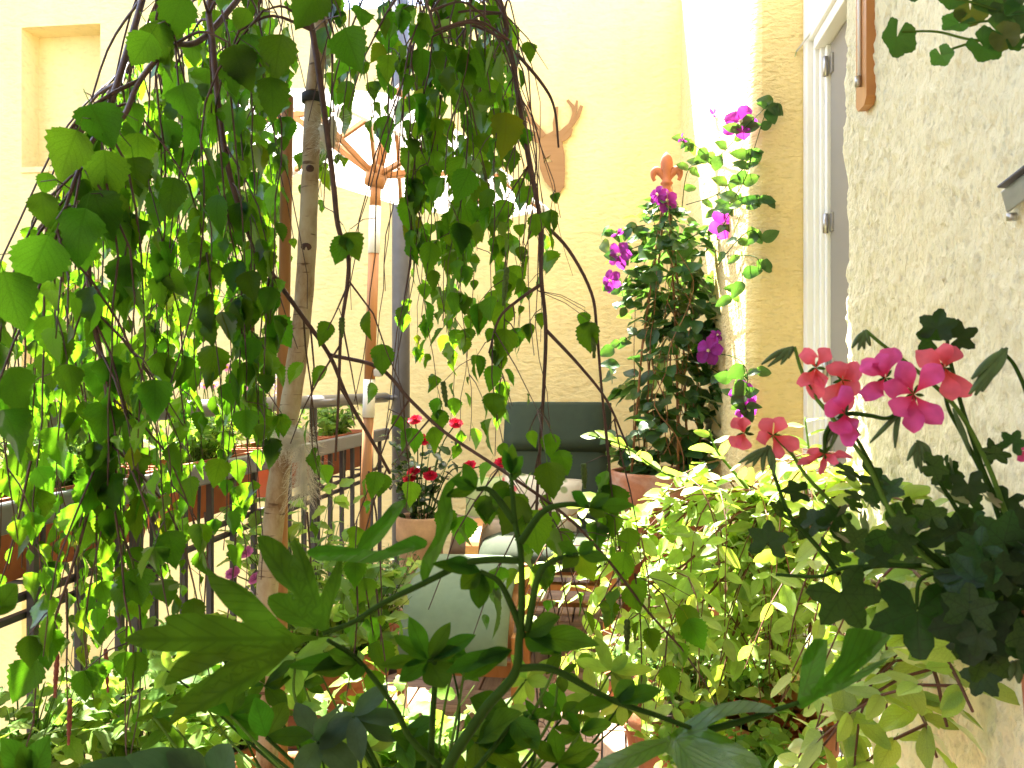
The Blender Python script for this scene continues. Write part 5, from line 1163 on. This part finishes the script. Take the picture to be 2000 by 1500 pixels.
for k in range(18):
    side = -1 if k % 2 else 1; reach = rw.uniform(170, 430) if side < 0 else rw.uniform(120, 330); rise = rw.uniform(-70, 90); u1 = 1575+side*reach; v1 = rw.uniform(1080, 1420) if side > 0 else rw.uniform(900, 1420)
    wl_limbs.append([(1575, 1035), (1575+side*reach*0.35, 1010-rise), (1575+side*reach*0.72, 0.5*(1010-rise)+0.5*v1-20), (u1, v1)])
def wleaves(q, dens, size, prob=1.0, start=0.2):
    acc = 0; side = 1; tot = sum((q[i+1]-q[i]).length for i in range(len(q)-1)); s = 0
    for i in range(len(q)-1):
        L_ = (q[i+1]-q[i]).length; t = (q[i+1]-q[i]).normalized(); s += L_
        acc += L_
        while acc > dens:
            acc -= dens; side = -side
            if s/tot < start or U(0, 1) > prob: continue
            lat = t.cross(Vector((0, 0, 1)));
            if lat.length < 0.2: a = U(0, 6.28); lat = Vector((math.cos(a), math.sin(a), 0))
            d = t*U(0.3, 0.9)+lat.normalized()*side*U(0.4, 1)+Vector((U(-0.3, 0.3), U(-0.3, 0.3), U(-0.4, 0.5)))
            wf.put(R.randrange(5), q[i], d, Vector((U(-0.6, 0.6), U(-0.8, 0.4), U(0.3, 1))), size*U(0.65, 1.2))
for i, L_ in enumerate(wl_limbs):
    n_ = len(L_); dz = U(-0.18, 0.10) if i not in (2, 3) else -0.12
    def PW(u, v, d):
        p = P(u, v, d)
        while p.x > (XW-0.06 if p.y < YN+0.05 else XD-0.08) and d > 0.9: d -= 0.02; p = P(u, v, d)
        return p
    q = curve([PW(u, v, WD+dz*(k/(n_-1))) for k, (u, v) in enumerate(L_)], 8)
    q = [Vector((min(p.x, XW-0.05 if p.y < YN else XD-0.06), p.y, p.z)) for p in q]
    mm = MB(); mm.tube(q, taper(len(q), 0.0062 if i < 2 else 0.0048, 0.0018), 6); mm.build('branch', 'twig_red' if i not in (2, 3, 10, 11, 12) else 'green_stem', wl)
    wleaves(q, 0.020, 0.060, 0.95, 0.12)
    for k in range(4 if i not in (4, 5, 8) else 3):
        p = q[int(len(q)*U(0.15, 0.95))]; pts = [p]; d = Vector((U(-0.9, 0.4), U(-0.7, 0.5), U(-0.1, 0.5)))
        for j in range(7): d = d.lerp(Vector((U(-0.4, 0.2), U(-0.3, 0.3), -1)), 0.18); pts.append(pts[-1]+d.normalized()*0.045); pts[-1].x = min(pts[-1].x, XW-0.04)
        if pts[-1].z < 0.22: continue
        wt.tube(pts, taper(8, 0.0022, 0.001), 4, False); wleaves(pts, 0.025, 0.054, 0.85, 0.0)
stuff(wt.build('twigs', 'twig_red', wl)); wf.finish(wl, 'leaf', 300, 'foliage')
# low plants at the foot of the willow
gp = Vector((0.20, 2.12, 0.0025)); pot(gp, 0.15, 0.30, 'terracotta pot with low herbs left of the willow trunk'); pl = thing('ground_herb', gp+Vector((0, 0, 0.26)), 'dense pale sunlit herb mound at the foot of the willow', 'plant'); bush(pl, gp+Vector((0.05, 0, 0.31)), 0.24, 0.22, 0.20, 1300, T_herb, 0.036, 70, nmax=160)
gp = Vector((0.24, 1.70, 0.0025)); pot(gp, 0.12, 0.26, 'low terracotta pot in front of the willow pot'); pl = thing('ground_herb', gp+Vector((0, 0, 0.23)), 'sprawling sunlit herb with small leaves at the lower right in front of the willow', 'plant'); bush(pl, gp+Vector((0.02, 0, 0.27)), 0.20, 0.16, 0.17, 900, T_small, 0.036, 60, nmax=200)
T_dry = [tmpl('dry_leaf', strip_leaf(ellip(0.36, 0.7, 0.45), 6, 0.1, 0.4, 0.4, 0.3, 0.1, s), 'dry') for s in range(3)]
pl = thing('dried_foliage', WB+Vector((-0.03, -0.07, 0.31)), 'rust brown dried leaves lying in the pot under the willow', 'leaves'); bush(pl, WB+Vector((-0.03, -0.03, 0.33)), 0.11, 0.11, 0.05, 90, T_dry, 0.06, 6, nmax=80)

# ------------------------------------------------------------------ tree peony in the foreground
PB = P(800, 1500, 0.72); PB = Vector((PB.x, PB.y+0.05, 0.0025))
pot(PB, 0.17, 0.34, 'terracotta pot of the foreground peony')
pe = thing('peony_plant', PB+Vector((0, 0, 0.29)), 'foreground peony with large dark lobed leaves on thick green stems', 'plant')
def stem(L_, r0, r1, mat='dark_stem', parent=None, name='stem', sub=8):
    q = curve([P(*t) for t in L_], sub); m = MB(); m.tube(q, taper(len(q), r0, r1), 10); return m.build(name, mat, parent if parent else pe)
stem([(860, 1900, 0.80), (820, 1640, 0.74), (874, 1500, 0.70), (945, 1388, 0.68), (1004, 1318, 0.67), (1014, 1250, 0.67), (1019, 1170, 0.67), (1017, 1080, 0.67), (1006, 1020, 0.68), (998, 925, 0.69)], 0.0056, 0.0018) 
PS = [[(1010, 1305, 0.67), (1080, 1308, 0.665), (1190, 1365, 0.66), (1290, 1400, 0.655), (1370, 1430, 0.65)], [(1014, 1095, 0.67), (960, 1093, 0.67), (905, 1102, 0.67), (830, 1138, 0.665), (750, 1177, 0.66), (690, 1215, 0.655), (630, 1238, 0.65)], [(1022, 1245, 0.67), (1000, 1185, 0.67), (974, 1136, 0.67), (938, 1115, 0.67)],
      [(1030, 1232, 0.67), (1050, 1130, 0.665), (1078, 1096, 0.66), (1130, 1082, 0.66)], [(1370, 1430, 0.65), (1460, 1405, 0.645), (1560, 1372, 0.64)], [(860, 1500, 0.72), (800, 1440, 0.72), (770, 1380, 0.72), (700, 1290, 0.72), (640, 1250, 0.70)], [(840, 1500, 0.73), (845, 1400, 0.72), (850, 1300, 0.72), (835, 1290, 0.72)],
      [(830, 1640, 0.74), (780, 1560, 0.8), (720, 1480, 0.82), (690, 1400, 0.85)], [(830, 1640, 0.74), (900, 1540, 0.75), (980, 1440, 0.8), (1000, 1400, 0.82)], [(800, 1620, 0.75), (600, 1560, 0.74), (420, 1530, 0.72)], [(700, 1620, 0.75), (300, 1560, 0.72), (60, 1520, 0.70)], [(1006, 1020, 0.68), (960, 960, 0.69), (930, 955, 0.69)], [(1016, 1060, 0.67), (1060, 1000, 0.68), (1110, 985, 0.68), (1150, 990, 0.68)]]
for L_ in PS: stem(L_, 0.0032, 0.0018)
pprof = ellip(0.5, 0.85, 0.52)
from mathutils.geometry import delaunay_2d_cdt
def cut_leaf(outline, base, axes, d0, d1, mat='peony', grid=13, bulge=0.012, seed=0, tilt=(0, 0)):
    # leaf blade with its own lobed outline; lies on a gently waved sheet running from depth d0 at the base to d1 at the farthest tip
    dense = []
    k = len(outline)
    pts = [Vector((u, v)) for u, v in outline]
    for i in range(k):
        a, b, c, d = pts[i-1], pts[i], pts[(i+1) % k], pts[(i+2) % k]; n = max(2, int((c-b).length/11))
        for j in range(n):
            t = j/n; cr = 0.5*((2*b)+(c-a)*t+(2*a-5*b+4*c-d)*t*t+(3*b-a-3*c+d)*t**3); lin = b.lerp(c, t); dense.append(lin.lerp(cr, 0.55))
    n = len(dense); ed = [(i, (i+1) % n) for i in range(n)]
    def inside(p):
        r = False
        for i in range(n):
            a, b = dense[i], dense[(i+1) % n]
            if (a.y > p.y) != (b.y > p.y) and p.x < (b.x-a.x)*(p.y-a.y)/(b.y-a.y)+a.x: r = not r
        return r
    ip = []; xs0 = min(p.x for p in dense); xs1 = max(p.x for p in dense); ys0 = min(p.y for p in dense); ys1 = max(p.y for p in dense); rj = random.Random(seed)
    y = ys0+grid/2
    while y < ys1:
        x = xs0+grid/2
        while x < xs1:
            p = Vector((x+rj.uniform(-2, 2), y+rj.uniform(-2, 2)))
            if inside(p) and min((p-q).length for q in dense) > grid*0.45: ip.append(p)
            x += grid
        y += grid
    vv, _, ff, _, _, _ = delaunay_2d_cdt(dense+ip, ed, [], 1, 1e-4)
    B = Vector(base); far = max((p-B).length for p in dense); V = []; UV = []
    for p in vv:
        best = None
        for (tu, tv) in axes:
            ax = Vector((tu, tv))-B; L = ax.length; ax = ax/L; r = p-B; al = r.dot(ax); pe_ = r.x*ax.y-r.y*ax.x
            e = abs(pe_)+max(0, al-L)+max(0, -al)
            if best is None or e < best[0]: best = (e, al/L, pe_/L, abs(pe_))
        f = (p-B).length/far; side = best[3]/(far*0.12)
        dd = d0+(d1-d0)*f-bulge*math.sin(math.pi*min(1, f))+0.005*min(1.5, side)+0.003*math.sin(p.x*0.035+seed)+0.003*math.sin(p.y*0.045+seed*2)+tilt[0]*(p.x-B.x)/1000+tilt[1]*(p.y-B.y)/1000
        V.append(P(p.x, p.y, dd)); UV.append((0.5+best[2]*2.0, max(0.0, min(1.0, best[1]))))
    m = MB(); m.add(V, [tuple(f) for f in ff], UV, True)
    # midribs
    return m.build('leaf', mat, pe)
zc = lambda L: [(x/2.0, 750+y/2.0) for x, y in L]
def lobed(base, tips_, d0, nrm_t=(0, 0, 0.2), mat='peony', name='leaf', fold=0.10, seed=0, neck=0.0):
    """compound leaf: each lobe runs from the leaf base to its tip pixel; (u, v, depth, width px)"""
    m = MB(); b = P(base[0], base[1], d0); cnt = 0
    for (u, v, d, w) in tips_:
        t = P(u, v, d); nn = tocam(t, nrm_t)+Vector((U(-0.15, 0.15), 0, U(-0.1, 0.1)))
        leaf_between(m, b+Vector((0, 0.0006*cnt, 0)), t, 1.2*w/F*(d0+d)/2, nn, pprof, 14, fold, U(-0.04, 0.08), 0.0, 0.07, seed+cnt); cnt += 1
    return m.build(name, mat, pe)
cut_leaf(zc([(1240, 985), (1150, 978), (1090, 925), (1000, 830), (930, 778), (850, 748), (806, 716), (822, 790), (880, 868), (955, 932), (860, 906), (760, 894), (670, 900), (642, 914), (650, 940), (600, 948), (540, 962), (482, 1000), (560, 1034), (650, 1047), (745, 1044), (700, 1072), (668, 1112), (640, 1180), (700, 1162), (780, 1130), (860, 1090), (900, 1080), (800, 1150), (730, 1205), (690, 1262), (655, 1340), (720, 1300), (800, 1275), (900, 1232), (1000, 1172), (1080, 1102), (1140, 1045), (1190, 1008), (1240, 1000)]),
         (620, 1246), [(242, 1250), (320, 1338), (330, 1415), (405, 1110)], 0.66, 0.60, seed=1, tilt=(0, -0.10))
cut_leaf(zc([(1285, 985), (1240, 958), (1150, 945), (1080, 910), (1045, 860), (1050, 828), (1090, 814), (1148, 820), (1080, 768), (1025, 680), (1003, 596), (1045, 592), (1100, 620), (1142, 668), (1135, 622), (1152, 604), (1190, 650), (1230, 740), (1250, 830), (1262, 800), (1290, 745), (1334, 668), (1338, 720), (1330, 790), (1300, 865), (1285, 930)]),
         (636, 1238), [(502, 1048), (576, 1054), (522, 1166), (667, 1085)], 0.655, 0.63, seed=2, tilt=(0.05, -0.08))
cut_leaf(zc([(1660, 640), (1560, 668), (1450, 700), (1340, 692), (1240, 690), (1192, 656), (1260, 628), (1380, 640), (1480, 652), (1560, 615), (1622, 590), (1668, 612)]), (828, 1070), [(598, 1078)], 0.67, 0.63, seed=3, tilt=(0, 0.25))
cut_leaf(zc([(1660, 795), (1640, 740), (1650, 680), (1700, 590), (1710, 470), (1740, 390), (1804, 338), (1790, 380), (1762, 430), (1770, 520), (1730, 640), (1680, 740)]), (830, 1146), [(898, 922)], 0.67, 0.66, seed=4, tilt=(0.5, 0))
cut_leaf(zc([(1395, 645), (1420, 580), (1480, 530), (1530, 470), (1592, 448), (1560, 510), (1500, 600), (1440, 652)]), (700, 1074), [(795, 974)], 0.67, 0.665, seed=5, tilt=(0.3, 0))
cut_leaf([(1300, 1440), (1342, 1408), (1390, 1380), (1450, 1367), (1498, 1376), (1520, 1392), (1470, 1391), (1422, 1398), (1380, 1420), (1420, 1440), (1480, 1480), (1500, 1560), (1310, 1560), (1325, 1505), (1300, 1470), (1230, 1505), (1140, 1530), (1174, 1482), (1250, 1448)], (1318, 1440), [(1520, 1388), (1150, 1510), (1400, 1560)], 0.65, 0.61, seed=6, tilt=(0, -0.5))
cut_leaf([(1556, 1380), (1562, 1330), (1568, 1280), (1590, 1248), (1616, 1250), (1614, 1290), (1610, 1322), (1640, 1280), (1655, 1228), (1700, 1230), (1740, 1242), (1705, 1285), (1660, 1322), (1695, 1300), (1737, 1284), (1700, 1316), (1645, 1347), (1600, 1364), (1570, 1384)], (1563, 1378), [(1600, 1248), (1735, 1238), (1737, 1284)], 0.64, 0.62, seed=8, tilt=(0.1, 0))
lobed((1200, 1370), [(1120, 1385, 0.64, 28), (1290, 1345, 0.65, 34), (1240, 1330, 0.66, 36)], 0.66, (0, 0, 0.7), seed=7)
lobed((60, 1520), [(0, 1440, 0.68, 40), (95, 1440, 0.68, 46), (40, 1460, 0.68, 36), (-60, 1480, 0.68, 44)], 0.70, (0, 0, 0.4), seed=9)
lobed((420, 1545), [(140, 1500, 0.66, 74), (330, 1465, 0.68, 60), (455, 1450, 0.68, 70), (240, 1480, 0.66, 70)], 0.70, (0, 0, 0.9), 'peony_pale', seed=10)
lobed((0, 1185), [(-60, 1150, 0.68, 60), (35, 1140, 0.69, 38), (30, 1190, 0.69, 38)], 0.70, (0, 0, 0.4), seed=30)
lobed((1130, 1082), [(1190, 1095, 0.65, 22), (1160, 1058, 0.66, 24), (1090, 1060, 0.66, 24), (1100, 1110, 0.65, 26)], 0.66, (0, 0, 0.6), seed=11)
lobed((938, 1116), [(870, 1095, 0.66, 30), (900, 1150, 0.66, 34), (935, 1190, 0.66, 34), (960, 1160, 0.67, 26), (845, 1100, 0.66, 24)], 0.67, (0, 0, 0.4), seed=12)
lobed((998, 926), [(985, 880, 0.68, 18), (1000, 868, 0.68, 20), (1022, 890, 0.68, 20), (1018, 925, 0.68, 24)], 0.69, (0, 0, 0.3), seed=13)
lobed((930, 955), [(880, 935, 0.68, 22), (905, 905, 0.68, 24), (870, 970, 0.68, 20)], 0.69, (0, 0, 0.4), seed=14)
lobed((1150, 990), [(1190, 965, 0.67, 22), (1240, 985, 0.67, 26), (1180, 1010, 0.67, 22), (1115, 960, 0.67, 24)], 0.68, (0, 0, 0.5), seed=15)
lobed((1025, 1240), [(1095, 1205, 0.65, 40), (1170, 1258, 0.64, 44), (1080, 1270, 0.65, 44)], 0.67, (0, 0, 0.6), seed=16)
lobed((1000, 1270), [(930, 1290, 0.66, 30), (870, 1310, 0.66, 34), (905, 1325, 0.66, 30)], 0.67, (0, 0, 0.8), seed=17)
lobed((836, 1290), [(770, 1240, 0.71, 26), (800, 1205, 0.71, 30), (880, 1215, 0.71, 28), (930, 1240, 0.71, 30), (900, 1265, 0.71, 24), (870, 1345, 0.70, 50), (780, 1330, 0.70, 34), (740, 1300, 0.71, 24)], 0.72, (0, 0, 0.5), seed=18)
lobed((700, 1292), [(640, 1275, 0.70, 30), (610, 1310, 0.70, 36), (560, 1300, 0.70, 30), (690, 1330, 0.71, 30)], 0.72, (0, 0, 0.5), seed=19)
for (u, v, s, sd) in ((690, 1400, 1.2, 20), (1000, 1400, 1.1, 21), (780, 1440, 1.0, 22), (930, 1450, 1.3, 23), (620, 1450, 1.2, 24), (860, 1480, 1.3, 25), (520, 1440, 1.1, 26), (1090, 1490, 1.0, 27), (740, 1500, 1.2, 28)):
    rr_ = random.Random(sd); a0_ = rr_.uniform(0, 6); tl = []
    for k in range(rr_.randint(3, 5)):
        a = a0_+k*rr_.uniform(0.6, 1.0); tl.append((u+85*s*math.cos(a), v+70*s*math.sin(a), 0.80+rr_.uniform(-0.05, 0.05), rr_.uniform(26, 46)*s))
    lobed((u, v), tl, 0.82, (rr_.uniform(-0.3, 0.3), 0, rr_.uniform(0.2, 1.0)), 'peony' if sd % 4 else 'peony_pale', seed=sd)
    stem([(u, v, 0.82), (0.6*u+330, v+110, 0.80), (830, 1700, 0.76)], 0.0018, 0.0026)

rz = random.Random(91)
for k in range(34):
    u = rz.uniform(240, 1270); v = rz.uniform(1270, 1500); dd = rz.uniform(0.85, 1.15); sc2 = rz.uniform(0.7, 1.15); a0_ = rz.uniform(0, 6); tl = []
    for j in range(rz.randint(3, 6)):
        a = a0_+j*rz.uniform(0.7, 1.1); L2_ = rz.uniform(45, 85)*sc2; tl.append((u+L2_*math.cos(a), v+L2_*0.8*math.sin(a), dd+rz.uniform(-0.03, 0.03), rz.uniform(16, 30)*sc2))
    lobed((u, v), tl, dd, (rz.uniform(-0.4, 0.4), 0, rz.uniform(0.1, 1.0)), 'bright' if k % 3 == 0 else 'peony', seed=40+k)  # backlit look painted by the brighter leaf colour on some clusters
    stem([(u, v, dd), (0.75*u+200+rz.uniform(-40, 40), v+120, dd-0.03), (830, 1720, 0.80)], 0.0012, 0.0022, 'green_stem' if k % 2 else 'dark_stem')

# ------------------------------------------------------------------ ivy geranium at the right
GC = P(2120, 1185, 0.70); GL = Vector((0.414, 0.755, 0.74))
gt, gtop = pot(GL, 0.062, 0.185, 'small terracotta pot of the pink geranium at the right edge', group='terracotta pots on the wall')
m = MB(); m.lathe([(0.0, -0.014), (0.065, -0.014), (0.074, -0.002), (0.072, 0.0), (0.0, -0.004)], GL-Vector((0, 0, 0.001)), 28); m.build('saucer', 'terracotta', gt)
m = MB(); m.lathe([(0.066, -0.022), (0.071, -0.022), (0.071, -0.015), (0.066, -0.015), (0.066, -0.022)], GL, 24); hb = m.build('wall_ring', 'rail_dark', gt)
m = MB(); m.tube([GL+Vector((0.0, -0.071, -0.018)), GL+Vector((0.079, -0.071, -0.018))], 0.004, 6); m.build('ring_arm', 'rail_dark', hb)
ge = thing('geranium', gtop, 'ivy geranium with pink flower heads and dark lobed leaves before the cream wall', 'plant')
GS = [[(1552, 678, 0.80), (1566, 725, 0.79), (1590, 772, 0.78), (1622, 812, 0.77), (1690, 900, 0.76), (1740, 1000, 0.75), (1820, 1100, 0.73), (1960, 1165, 0.71)],
      [(1510, 852, 0.80), (1545, 885, 0.80), (1575, 930, 0.79), (1640, 1000, 0.78), (1700, 1080, 0.76), (1800, 1110, 0.74), (1960, 1170, 0.71)], [(1498, 880, 0.80), (1520, 950, 0.80), (1545, 1010, 0.79), (1590, 1060, 0.78), (1640, 1122, 0.77)],
      [(1692, 646, 0.80), (1722, 672, 0.79), (1800, 732, 0.78), (1870, 800, 0.77), (1930, 910, 0.75), (2000, 1080, 0.72)], [(1652, 822, 0.76), (1700, 905, 0.76), (1745, 1010, 0.75), (1850, 1110, 0.73)], [(1962, 690, 0.74), (1985, 720, 0.74), (2010, 790, 0.73), (2030, 950, 0.71), (2050, 1150, 0.70)],
      [(1845, 720, 0.79), (1850, 790, 0.78), (1880, 850, 0.77), (1930, 950, 0.75), (2000, 1130, 0.72)], [(1786, 772, 0.75), (1740, 815, 0.755), (1700, 812, 0.76), (1665, 808, 0.765), (1640, 812, 0.77)], [(1515, 1122, 0.78), (1600, 1126, 0.77), (1660, 1108, 0.76), (1800, 1110, 0.745), (1950, 1160, 0.72)],
      [(1850, 655, 0.80), (1855, 700, 0.80), (1890, 830, 0.78), (1960, 1000, 0.75)], [(1611, 886, 0.77), (1612, 850, 0.77), (1625, 825, 0.77)], [(1790, 870, 0.76), (1810, 900, 0.76), (1860, 980, 0.75), (1940, 1100, 0.73)], [(1640, 1165, 0.76), (1690, 1110, 0.755), (1800, 1105, 0.74)], [(1790, 1190, 0.72), (1800, 1130, 0.73), (1870, 1120, 0.725), (1960, 1165, 0.71)], [(1740, 1040, 0.76), (1800, 1080, 0.75), (1900, 1140, 0.725)], [(1930, 1300, 0.70), (1980, 1260, 0.70), (2030, 1190, 0.70)]]
for i, L_ in enumerate(GS):
    q = curve([P(*t) for t in L_]+([gtop] if L_[-1][0] > 1900 else []), 6); q = [Vector((min(p.x, XW-0.014), p.y, p.z)) for p in q]
    m = MB(); m.tube(q, taper(len(q), 0.0016, 0.0026), 7); m.build('stem', 'green_stem' if i in (0, 1, 3) else 'dark_stem', ge)
gprof = ellip(0.5, 0.85, 0.70)
def gflower(c, tips_, mat, w=34, d=0.77, sep=True):
    m = MB(); b = P(c[0], c[1], d)
    for k, (u, v) in enumerate(tips_):
        t = P(u, v, d+U(-0.022, 0.006)); leaf_between(m, b+Vector((0, 0.0005*k, 0)), t, 0.98*w/F*d*U(0.85, 1.2), tocam(t)+Vector((U(-0.35, 0.35), 0, U(-0.2, 0.4))), gprof, 12, U(0.05, 0.35), U(-0.2, 0.22), 0, 0.28, k*3+int(u) % 7)
    f_ = m.build('flower', mat, ge); s_ = MB()
    for k in range(5):
        a = U(0, 0.4)+k*1.257; e = P(c[0]+20*math.cos(a), c[1]+20*math.sin(a), d+0.006); leaf_between(s_, P(c[0], c[1], d+0.004), e, 7/F*d, tocam(e), ellip(0.5, 0.8, 0.4), 4, 0.2)
    s_.build('sepals', 'geranium', f_); return f_
gflower((1786, 770), [(1752, 702), (1838, 712), (1726, 748), (1786, 850), (1838, 828), (1750, 808)], 'petal_pink', 44, 0.745)
gflower((1730, 738), [(1746, 676), (1676, 700), (1690, 785), (1715, 690)], 'petal_pink', 42, 0.76)
gflower((1846, 718), [(1788, 684), (1868, 676), (1860, 785), (1898, 776), (1843, 668)], 'petal_coral', 36, 0.77)
gflower((1594, 718), [(1568, 674), (1624, 680), (1563, 762), (1592, 776), (1612, 760)], 'petal_coral', 32, 0.79)
gflower((1645, 742), [(1630, 704), (1668, 714), (1612, 785), (1680, 768), (1650, 800), (1690, 720)], 'petal_coral', 40, 0.785)
gflower((1650, 808), [(1640, 750), (1612, 790), (1638, 856), (1676, 846), (1668, 880)], 'petal_pink', 40, 0.755)
gflower((1510, 850), [(1489, 817), (1533, 813), (1562, 874), (1524, 898), (1480, 858)], 'petal_coral', 30, 0.795)
gflower((1454, 846), [(1432, 814), (1452, 816), (1427, 872), (1452, 880)], 'petal_coral', 28, 0.80)
gflower((1611, 886), [(1556, 908), (1668, 897), (1602, 926), (1573, 886), (1640, 905)], 'petal_coral', 18, 0.775)
gflower((1900, 1160), [(1880, 1140), (1912, 1130), (1925, 1165), (1885, 1180)], 'petal_coral', 24, 0.80)
gflower((2005, 880), [(1985, 900), (1992, 870), (2020, 860)], 'petal_pink', 24, 0.78)
def bud(u, v, u2, v2, w, d=0.78, mat='bud_green'):
    a = P(u, v, d); b = P(u2, v2, d-0.004); m = MB(); n_ = 10; q = curve([a, a.lerp(b, 0.5)+Vector((U(-0.002, 0.002), 0, 0.002)), b], 5); k = len(q)
    m.tube(q, [w/F*d*0.5*(0.22+0.78*math.sin(math.pi*min(1.0, i/(k-1)*0.98+0.04)**1.15)**0.8)+0.0002 for i in range(k)], 10); m.build('bud', mat, ge)
for (u, v, cs, d) in ((1552, 678, [(1487, 712), (1500, 716), (1516, 706), (1525, 712), (1540, 700)], 0.80), (1690, 645, [(1664, 680), (1676, 684), (1688, 682), (1700, 676)], 0.80), (1962, 682, [(1893, 770), (1905, 772), (1918, 765), (1930, 745), (1898, 740)], 0.735), (1500, 872, [(1442, 905), (1455, 908), (1476, 900), (1490, 925), (1505, 915), (1512, 928), (1470, 912)], 0.795),
                      (1792, 862, [(1772, 900), (1790, 915), (1806, 905), (1820, 895), (1800, 925)], 0.755), (1760, 800, [(1748, 875), (1699, 865)], 0.76), (1645, 812, [(1612, 870), (1622, 875), (1680, 850)], 0.775), (1860, 800, [(1896, 890)], 0.765), (1985, 1290, [(1970, 1330), (1990, 1335)], 0.70)):
    for (a, b) in cs: bud(u+U(-5, 5), v+U(-3, 3), a, b, 10 if d > 0.74 else 17, d)
T_g = [tmpl('geranium_leaf', radial_leaf(5, U(0.36, 0.50), U(0.4, 0.9), s, U(-0.25, 0.25), 0.025), 'geranium') for s in range(5)]
gf = Foliage(T_g)
def gleaf(u, v, d, rpx, yang=None, face=0.5):
    c = P(u, v, d); c.x = min(c.x, XW-0.02); a = U(0, 6.28) if yang is None else yang
    nrm = tocam(c)*face+Vector((U(-0.6, 0.6), U(-0.3, 0.5), U(0.1, 1.0)))*(1-face)*1.6
    gf.put(R.randrange(5), c, Vector((math.sin(a), 0, math.cos(a))), nrm, rpx/F*d)
for (u, v, d, r, a) in ((1645, 1160, 0.75, 76, 2.6), (1792, 1195, 0.72, 98, 3.1), (1745, 1040, 0.755, 68, 2.2), (1905, 1215, 0.69, 90, 3.3), (1855, 1050, 0.75, 70, 0.6), (1930, 1100, 0.71, 90, 1.0), (1830, 640, 0.80, 40, 0.2), (1870, 660, 0.80, 38, 1.2), (1820, 665, 0.81, 34, 5.2)):
    gleaf(u, v, d, r, a, 0.85)
for k in range(64):
    t = U(0, 1)**0.7; u = 1560+440*t+U(-30, 60); lo = 1000-140*t; v = U(lo-10, 1075+110*t*t); gleaf(u, v, U(0.70, 0.88), U(22, 42), None, U(0.15, 0.8))
for k in range(26): gleaf(U(1880, 2020), U(1050, 1290), U(0.66, 0.72), U(40, 70), None, U(0.4, 0.9))
for (u, v) in ((1560, 960), (1590, 1020), (1530, 1000), (1650, 920), (1700, 930), (1500, 1060), (1620, 1080), (1730, 960), (1670, 990), (1960, 1200), (1920, 1320)): gleaf(u, v, 0.79, U(28, 46), None, 0.5)
gf.finish(ge, 'leaf', 300, 'foliage')

# ------------------------------------------------------------------ hanging pot plant, top right
HL = Vector((0.413, 0.80, 1.50)); ht, htop = pot(HL, 0.055, 0.09, 'small hanging pot above the upper right corner', group='terracotta pots on the wall')
for k in range(3):
    a = k*2.09; m = MB(); m.tube([HL+Vector((0.055*math.cos(a), 0.055*math.sin(a), 0.08)), HL+Vector((0, 0, 0.45))], 0.0012, 5); m.build('hanger_wire', 'steel', ht)
m = MB(); m.tube([HL+Vector((0, 0, 0.45)), HL+Vector((0, 0, 1.285))], 0.0012, 5); m.build('hanger_cord', 'steel', ht)
hp = thing('trailing_plant', htop, 'trailing round leaved plant hanging in at the upper right', 'plant')
T_h = [tmpl('round_leaf', radial_leaf(5, U(0.10, 0.2), U(0.3, 0.7), s+20, 0.25, 0.02), 'clematis') for s in range(3)]
hf = Foliage(T_h)
for (ptsL, lv) in (([(1762, 62, 0.86), (1830, 62, 0.86), (1900, 78, 0.85), (1980, 78, 0.84), (2060, 60, 0.82)], [(1752, 72, 0.86, 44)]), ([(1838, 105, 0.86), (1870, 92, 0.86), (1930, 75, 0.85), (2010, 60, 0.84)], [(1838, 108, 0.86, 24)]), ([(1890, 45, 0.86), (1950, 40, 0.85), (2040, 40, 0.83)], [(1872, 45, 0.87, 34), (1895, 20, 0.87, 36)]),
                  ([(1930, 95, 0.84), (1980, 80, 0.84), (2050, 60, 0.82)], [(1920, 90, 0.84, 40), (1945, 60, 0.85, 36)]), ([(1960, 20, 0.84), (2040, 30, 0.82)], [(1965, 10, 0.84, 34), (1930, 0, 0.85, 34), (1985, 45, 0.83, 26), (1990, 15, 0.83, 30)]), ([(1780, -20, 0.86), (1880, 0, 0.85), (2040, 20, 0.83)], [(1782, -18, 0.86, 26), (1860, -10, 0.86, 30)]), ([(1990, 95, 0.83), (2050, 60, 0.82)], [(1960, 70, 0.83, 30), (1978, 85, 0.83, 20)])):
    q = curve([P(*t) for t in ptsL]+[htop], 6); q = [Vector((min(p.x, XW-0.02), p.y, p.z)) for p in q]; m = MB(); m.tube(q, taper(len(q), 0.0011, 0.0018), 6); m.build('stem', 'green_stem', hp)
    for (u, v, d, r) in lv:
        c = P(u, v, d); c.x = min(c.x, XW-0.03); a = U(2, 4.3); hf.put(R.randrange(3), c, Vector((math.sin(a), 0, math.cos(a))), tocam(c)+Vector((U(-0.8, 0.8), 0, U(-0.2, 0.8))), r/F*d)
hf.finish(hp, 'leaf', 100)
